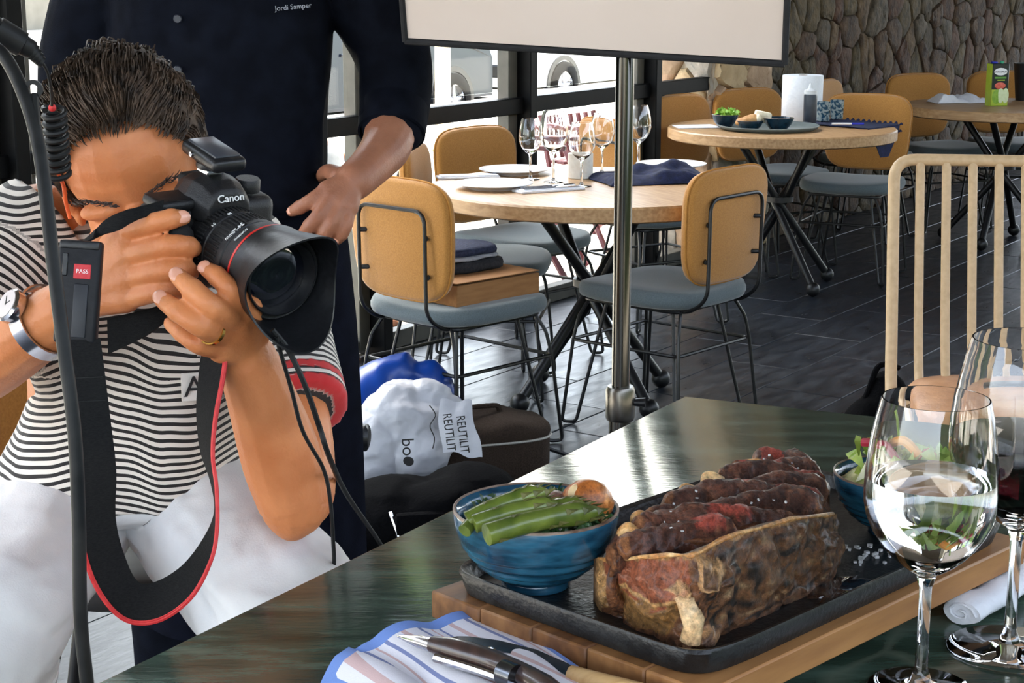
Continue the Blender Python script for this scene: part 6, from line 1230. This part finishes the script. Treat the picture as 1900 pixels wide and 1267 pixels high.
p = at2(1502, 234); bt_ = thing('squeeze_bottle', 'dark sauce squeeze bottle with white nozzle by the paper roll', 'bottle', p); MB().lathe([(0, 0), (.029, 0), (.031, .004), (.031, .14), (.029, .148), (0, .148)], 28).build('body', mat('dark_sauce_bottle', rgb(44, 50, 60), .35, c2=rgb(54, 60, 70), scale=30), bt_); MB().lathe([(0, .148), (.030, .148), (.030, .165), (.012, .175), (.006, .198), (0, .198)], 24).build('nozzle', mat('translucent_cap', rgb(208, 210, 212), .4, c2=rgb(216, 218, 220), scale=30), bt_)
TUM = mat('patterned_tumbler', rgb(40, 84, 110), .15, c2=rgb(170, 186, 186), scale=70, ramp=(.45, .55), trans=.35)
for px, py, lb in ((1527, 228, 'blue patterned tumbler next to the sauce bottle'), (1552, 224, 'blue patterned tumbler nearest the wide chair back')):
    p = at2(px, py); t = thing('patterned_tumbler', lb, 'tumbler', p, 0, 'patterned tumblers'); MB().lathe([(0, 0), (.030, 0), (.034, .1), (.0315, .1), (.028, .006), (0, .006)], 32).build('glass', TUM, t, True, angle=40); MB().lathe([(0, .001), (.0302, .001), (.0306, .012), (0, .012)], 28).build('base', GLASS, t)
p = at2(1292, 236); cloth_pile('paper_sheet', 'pale blue-white sheet of paper at the left rim of the middle table', 'paper', p, radians(8), .20, .15, .006, CLOTHW, 6)
# navy scarf with tassels hanging over the rim
e0, e1 = at2(1512, 226), at2(1640, 236); tipz = at2(1650, 240); sfo = e0
sf = thing('navy_scarf', 'navy scarf with tasselled edge trailing off the middle oak table', 'scarf', e0); ex = (e1 - e0); ex.z = 0; Ls = ex.length; ex.normalize(); ey = V((-ex.y, ex.x, 0))
def scf(u, v):
    s_ = u * (Ls + .16); x = min(s_, Ls + .02); drop = max(0, s_ - Ls - .02); y = (v - .5) * .26 * (1 - .75 * min(1, drop / .14)); return ex * (x + .012 * min(1, drop * 30)) + ey * (y - .03) + V((0, 0, .006 + .010 * max(0, noise.noise(V((x * 9, y * 12, 1)))) - drop))
MB().sheet(scf, 40, 20, .003).build('cloth', NAVY, sf, True, angle=80)
for q in range(12): u_ = .2 + q * .055; b0 = scf(u_, 1.0); MB().tube([b0, b0 + ey * .012 + V((0, 0, .004)), b0 + ey * .022], [.004, .006, .003], 6).build('tassel', NAVY, sf)
pn = G(1572, 232, ZM + .022); pe = thing('ballpoint_pen', 'white and blue pen lying on the navy scarf', 'pen', pn, radians(-4)); MB().tube([(-.07, 0, .006), (.02, 0, .006)], .0042, 8).build('barrel', CLOTHW, pe); MB().tube([(.02, 0, .006), (.075, 0, .006)], .0048, 8).build('cap', mat('blue_plastic', rgb(40, 50, 170), .4, c2=rgb(50, 60, 180), scale=30), pe)
# ---------------------------------------------------------------- far right table
p = at2(1778, 190); cloth_pile('crumpled_napkin', 'crumpled white napkin left of the juice carton', 'napkin', p, radians(10), .30, .16, .055, CLOTHW, 11, None, .003, (9, 7))
p = at2(1848, 196); jc = thing('juice_carton', 'black and green apple juice carton with white oval logo', 'carton', p, radians(12)); CB = mat('carton_black', rgb(22, 30, 26), .4, c2=rgb(28, 36, 32), scale=20); CG = mat('carton_lime', rgb(160, 180, 52), .4, c2=rgb(172, 192, 64), scale=20)
MB().rbox((0, 0, .112), (.098, .064, .224), .003, 1).build('carton', CB, jc); MB().rbox((-.0495, 0, .112), (.001, .063, .222), .0003, 1).build('side_print', CG, jc); MB().rbox((0, -.0325, .045), (.096, .001, .085), .0003, 1).build('lower_print', CG, jc)
FY = Matrix.Rotation(pi / 2, 3, 'X')
MB().ell((0, -.0325, .182), (.039, .0012, .020), None, 24, 8).build('oval_logo', WHP, jc); text('DON SIMON', 'logo_lettering', INK, jc, (0, -.0342, .181), (1, 0, 0), (0, 0, 1), .0125, .0003); MB().rbox((0, -.0328, .150), (.066, .0012, .010), .0004, 1).build('green_band', mat('carton_green', rgb(96, 150, 60), .4, c2=rgb(108, 160, 70), scale=20), jc); MB().rbox((.004, -.0328, .137), (.044, .0012, .006), .0004, 1).build('yellow_band', CG, jc)
MB().ell((0, -.0325, .108), (.032, .0016, .018), None, 24, 8).build('red_apple_print', mat('apple_red', rgb(206, 84, 70), .4, c2=rgb(220, 110, 90), scale=60), jc); MB().ell((-.018, -.033, .05), (.026, .0016, .038), None, 24, 8).build('green_apple_print', mat('apple_green', rgb(120, 160, 50), .4, c2=rgb(140, 178, 66), scale=60), jc)
for x in (.006, .034): MB().ell((x, -.0335, .055), (.019, .0016, .040), None, 24, 8).build('apple_slice_print', mat('apple_flesh', rgb(206, 218, 170), .4, c2=rgb(216, 226, 186), scale=60), jc)
MB().lathe([(0, .224), (.011, .224), (.011, .236), (0, .236)], 20, (.02, 0, 0)).build('cap', mat('cap_green', rgb(40, 150, 110), .4, c2=rgb(50, 160, 120), scale=20), jc); MB().rbox((-.025, 0, .229), (.03, .03, .010), .003, 1).build('blue_tab', mat('blue_plastic', (0, 0, 0, 1)), jc)
p = at2(1908, 186); ib = thing('ice_bucket', 'dark wine bucket with bright steel tongs at the right edge', 'bucket', p); MB().lathe([(0, 0), (.07, 0), (.09, .2), (.093, .205), (.086, .205), (.066, .008), (0, .008)], 36).build('bucket', BLACKP, ib); MB().tube([(-.03, 0, .06), (-.02, -.01, .26), (-.006, -.01, .345)], [.004, .006, .007], 8).build('tongs', STEEL, ib); MB().tube([(-.02, .02, .06), (-.004, .02, .26), (-.006, 0, .345)], [.004, .006, .007], 8).build('tongs', STEEL, ib)
# ---------------------------------------------------------------- beige rod chair
BEI = mat('beige_powder_coat', rgb(190, 160, 122), .5, c2=rgb(202, 172, 134), scale=60); LEA = mat('tan_leather', rgb(168, 118, 80), .5, c2=rgb(188, 138, 98), scale=14, bump=.25, bscale=90)
b0 = G(1653, 700, .47); fdir = V((-.13, -.99, 0)).normalized(); wdir = V((.99, -.13, 0)).normalized(); Wb = .52
rc = thing('rod_chair', 'beige metal rod chair with tan leather seat at the right', 'chair', (b0.x, b0.y, 0)); bkd = -fdir
def rp(x, s, z): v_ = wdir * x - bkd * 0 + bkd * s; return V((v_.x, v_.y, z))
rt = .0150; top = .995
MB().tube(fillet([rp(.0, -.42, .405), rp(.0, -.04, .415), rp(0.0, .0, .47), rp(.0, .19, top), rp(Wb, .19, top), rp(Wb, .0, .47), rp(Wb, -.04, .415), rp(Wb, -.42, .405)], .055, 7), rt, 12).build('back_frame', BEI, rc)
for k in range(1, 8):
    x = Wb * k / 8; MB().tube(fillet([rp(x, .19, top), rp(x, .036, .58), rp(x, -.03, .47), rp(x, -.12, .425)], .06, 6), .0115, 10).build('rod', BEI, rc)
for x in (.02, Wb - .02):
    for s, e in ((-.40, -.43), (.0, .06)): MB().tube([rp(x, s, .41), rp(x, e, .012)], rt, 10).build('leg', BEI, rc)
MB().tube([rp(.0, -.42, .405), rp(Wb, -.42, .405)], rt, 10).build('front_rail', BEI, rc)
mb = MB(); mb.loft([[rp(Wb / 2 + q.x, -.215 + q.y, q.z + .010 * (1 - (q.x / .24) ** 2) * (1 if q.z > .46 else 0)) for q in ring((0, 0, z), (.24 * k, 0, 0), (0, .21 * k, 0), 36, 4)] for z, k in ((.425, .92), (.435, 1), (.465, 1), (.478, .95), (.483, .6), (.484, .2))]); mb.build('seat_cushion', LEA, rc, True, angle=60)
MB().rbox(rp(Wb / 2, -.13, .491), (.20, .05, .012), .004, 2, Rz(-.13)).build('seat_strap', BLACKP, rc)
q = G(1612, 775, .30); bj = thing('black_shoulder_bag', 'black bag slumped on the floor left of the rod chair', 'bag', (q.x, q.y + .05, 0)); mb = MB()
for x, y, z, r in ((0, 0, .17, (.075, .10, .17)), (.06, .02, .22, (.07, .09, .2)), (.05, 0, .10, (.11, .12, .10))): mb.ell((x, y, z), r)
bjo = fuse(mb, 'pouch', BKP, bj, .01, 5, .5); cloth_noise(bjo, .010, (7, 7, 7), seed=8.0); MB().tube(fillet([(.0, 0, .34), (.03, 0, .44), (.09, .02, .42)], .03, 4), .008, 8).build('strap', BKP, bj)
# ---------------------------------------------------------------- person sitting outside
so_ = P(640, 600, 7.15); se = thing('person', 'seated person outside behind the glass, bare legs and flip-flops showing', 'person', (so_.x, so_.y, -.02)); EO = V(se.location); mb = MB()
hipL, hipR = P(560, 478, 7.35), P(585, 482, 7.45)
for hp_, kn_, an_, toe in ((hipL, P(648, 470, 6.98), P(655, 590, 7.1), P(688, 606, 6.98)), (hipR, P(690, 478, 7.2), P(716, 590, 7.3), P(733, 602, 7.16))):
    an_ = V((an_.x, an_.y, .07)); toe = V((toe.x, toe.y - .05, .022)); limb(mb, [hp_, hp_.lerp(kn_, .5) + V((0, 0, .01)), kn_], [.085, .075, .056]); limb(mb, [kn_, kn_.lerp(an_, .4), an_], [.054, .055, .034]); limb(mb, [an_, an_.lerp(toe, .5) + V((0, 0, .0)), toe], [.036, .034, .022])
ch_ = (hipL + hipR) / 2; hd_ = ch_ + V((-.02, .08, .68)); mb.loft([ring(ch_ + V((0, .03 + .04 * t, z)), (w_, 0, 0), (0, d_, 0), 18, 2.4) for t, z, w_, d_ in ((0, -.02, .16, .12), (.3, .15, .15, .11), (.7, .38, .18, .11), (1, .48, .12, .08), (1.1, .53, .055, .055))]); head(mb, hd_, frame((.3, -.95, -.1), (0, 0, 1)), 1.0); limb(mb, [ch_ + V((0, .07, .46)), hd_ + V((0, .02, -.05))], [.055, .052])
for s in (-1, 1): limb(mb, [ch_ + V((s * .19, .06, .42)), ch_ + V((s * .23, .0, .18)), ch_ + V((s * .16, -.2, .10))], [.05, .045, .034]); limb(mb, [ch_ + V((s * .16, -.2, .10)), ch_ + V((s * .14, -.30, .09))], [.034, .028])
mb.v = [tuple(V(p) - EO) for p in mb.v]; eb = fuse(mb, 'body', SKIN2, se, .007, 4, .5)
mb = MB(); mb.loft([ring(ch_ + V((0, .03 + .04 * t, z)) - EO, (w_, 0, 0), (0, d_, 0), 22, 2.4) for t, z, w_, d_ in ((0, -.06, .185, .15), (.3, .15, .17, .135), (.7, .38, .20, .13), (1, .47, .15, .10), (1.05, .50, .08, .075))]); fuse(mb, 't_shirt', mat('grey_tshirt', rgb(150, 152, 156), .9, c2=rgb(160, 162, 166), scale=40), se, .009, 4, .5)
mb = MB()
for hp_, kn_ in ((hipL, P(648, 470, 6.98)), (hipR, P(690, 478, 7.2))): limb(mb, [hp_ - EO, hp_.lerp(kn_, .62) - EO], [.108, .094], 18)
fuse(mb, 'shorts', mat('dark_shorts', rgb(44, 48, 60), .9, c2=rgb(54, 58, 70), scale=40), se, .009, 4, .5); hair(se, hd_ - EO, frame((.3, -.95, -.1), (0, 0, 1)), 1.0, rgb(40, 32, 28), rgb(70, 58, 50), 300, 21, .03)
for toe, an_ in ((P(688, 606, 6.98), P(655, 590, 7.1)), (P(733, 602, 7.16), P(716, 590, 7.3))):
    c = V((toe.x, toe.y - .05, 0)).lerp(V((an_.x, an_.y, 0)), .45) - EO; a = atan2(toe.y - .05 - an_.y, toe.x - an_.x); MB().rbox(V((c.x, c.y, .010)), (.26, .095, .018), .008, 2, Rz(a)).build('flip_flop', mat('dark_sandal', rgb(50, 48, 46), .7, c2=rgb(60, 58, 56), scale=40), se)
p_ = ch_; maroon(p_.x, p_.y + .03, radians(180) + .2, 'maroon slatted terrace chair under the seated person outside')
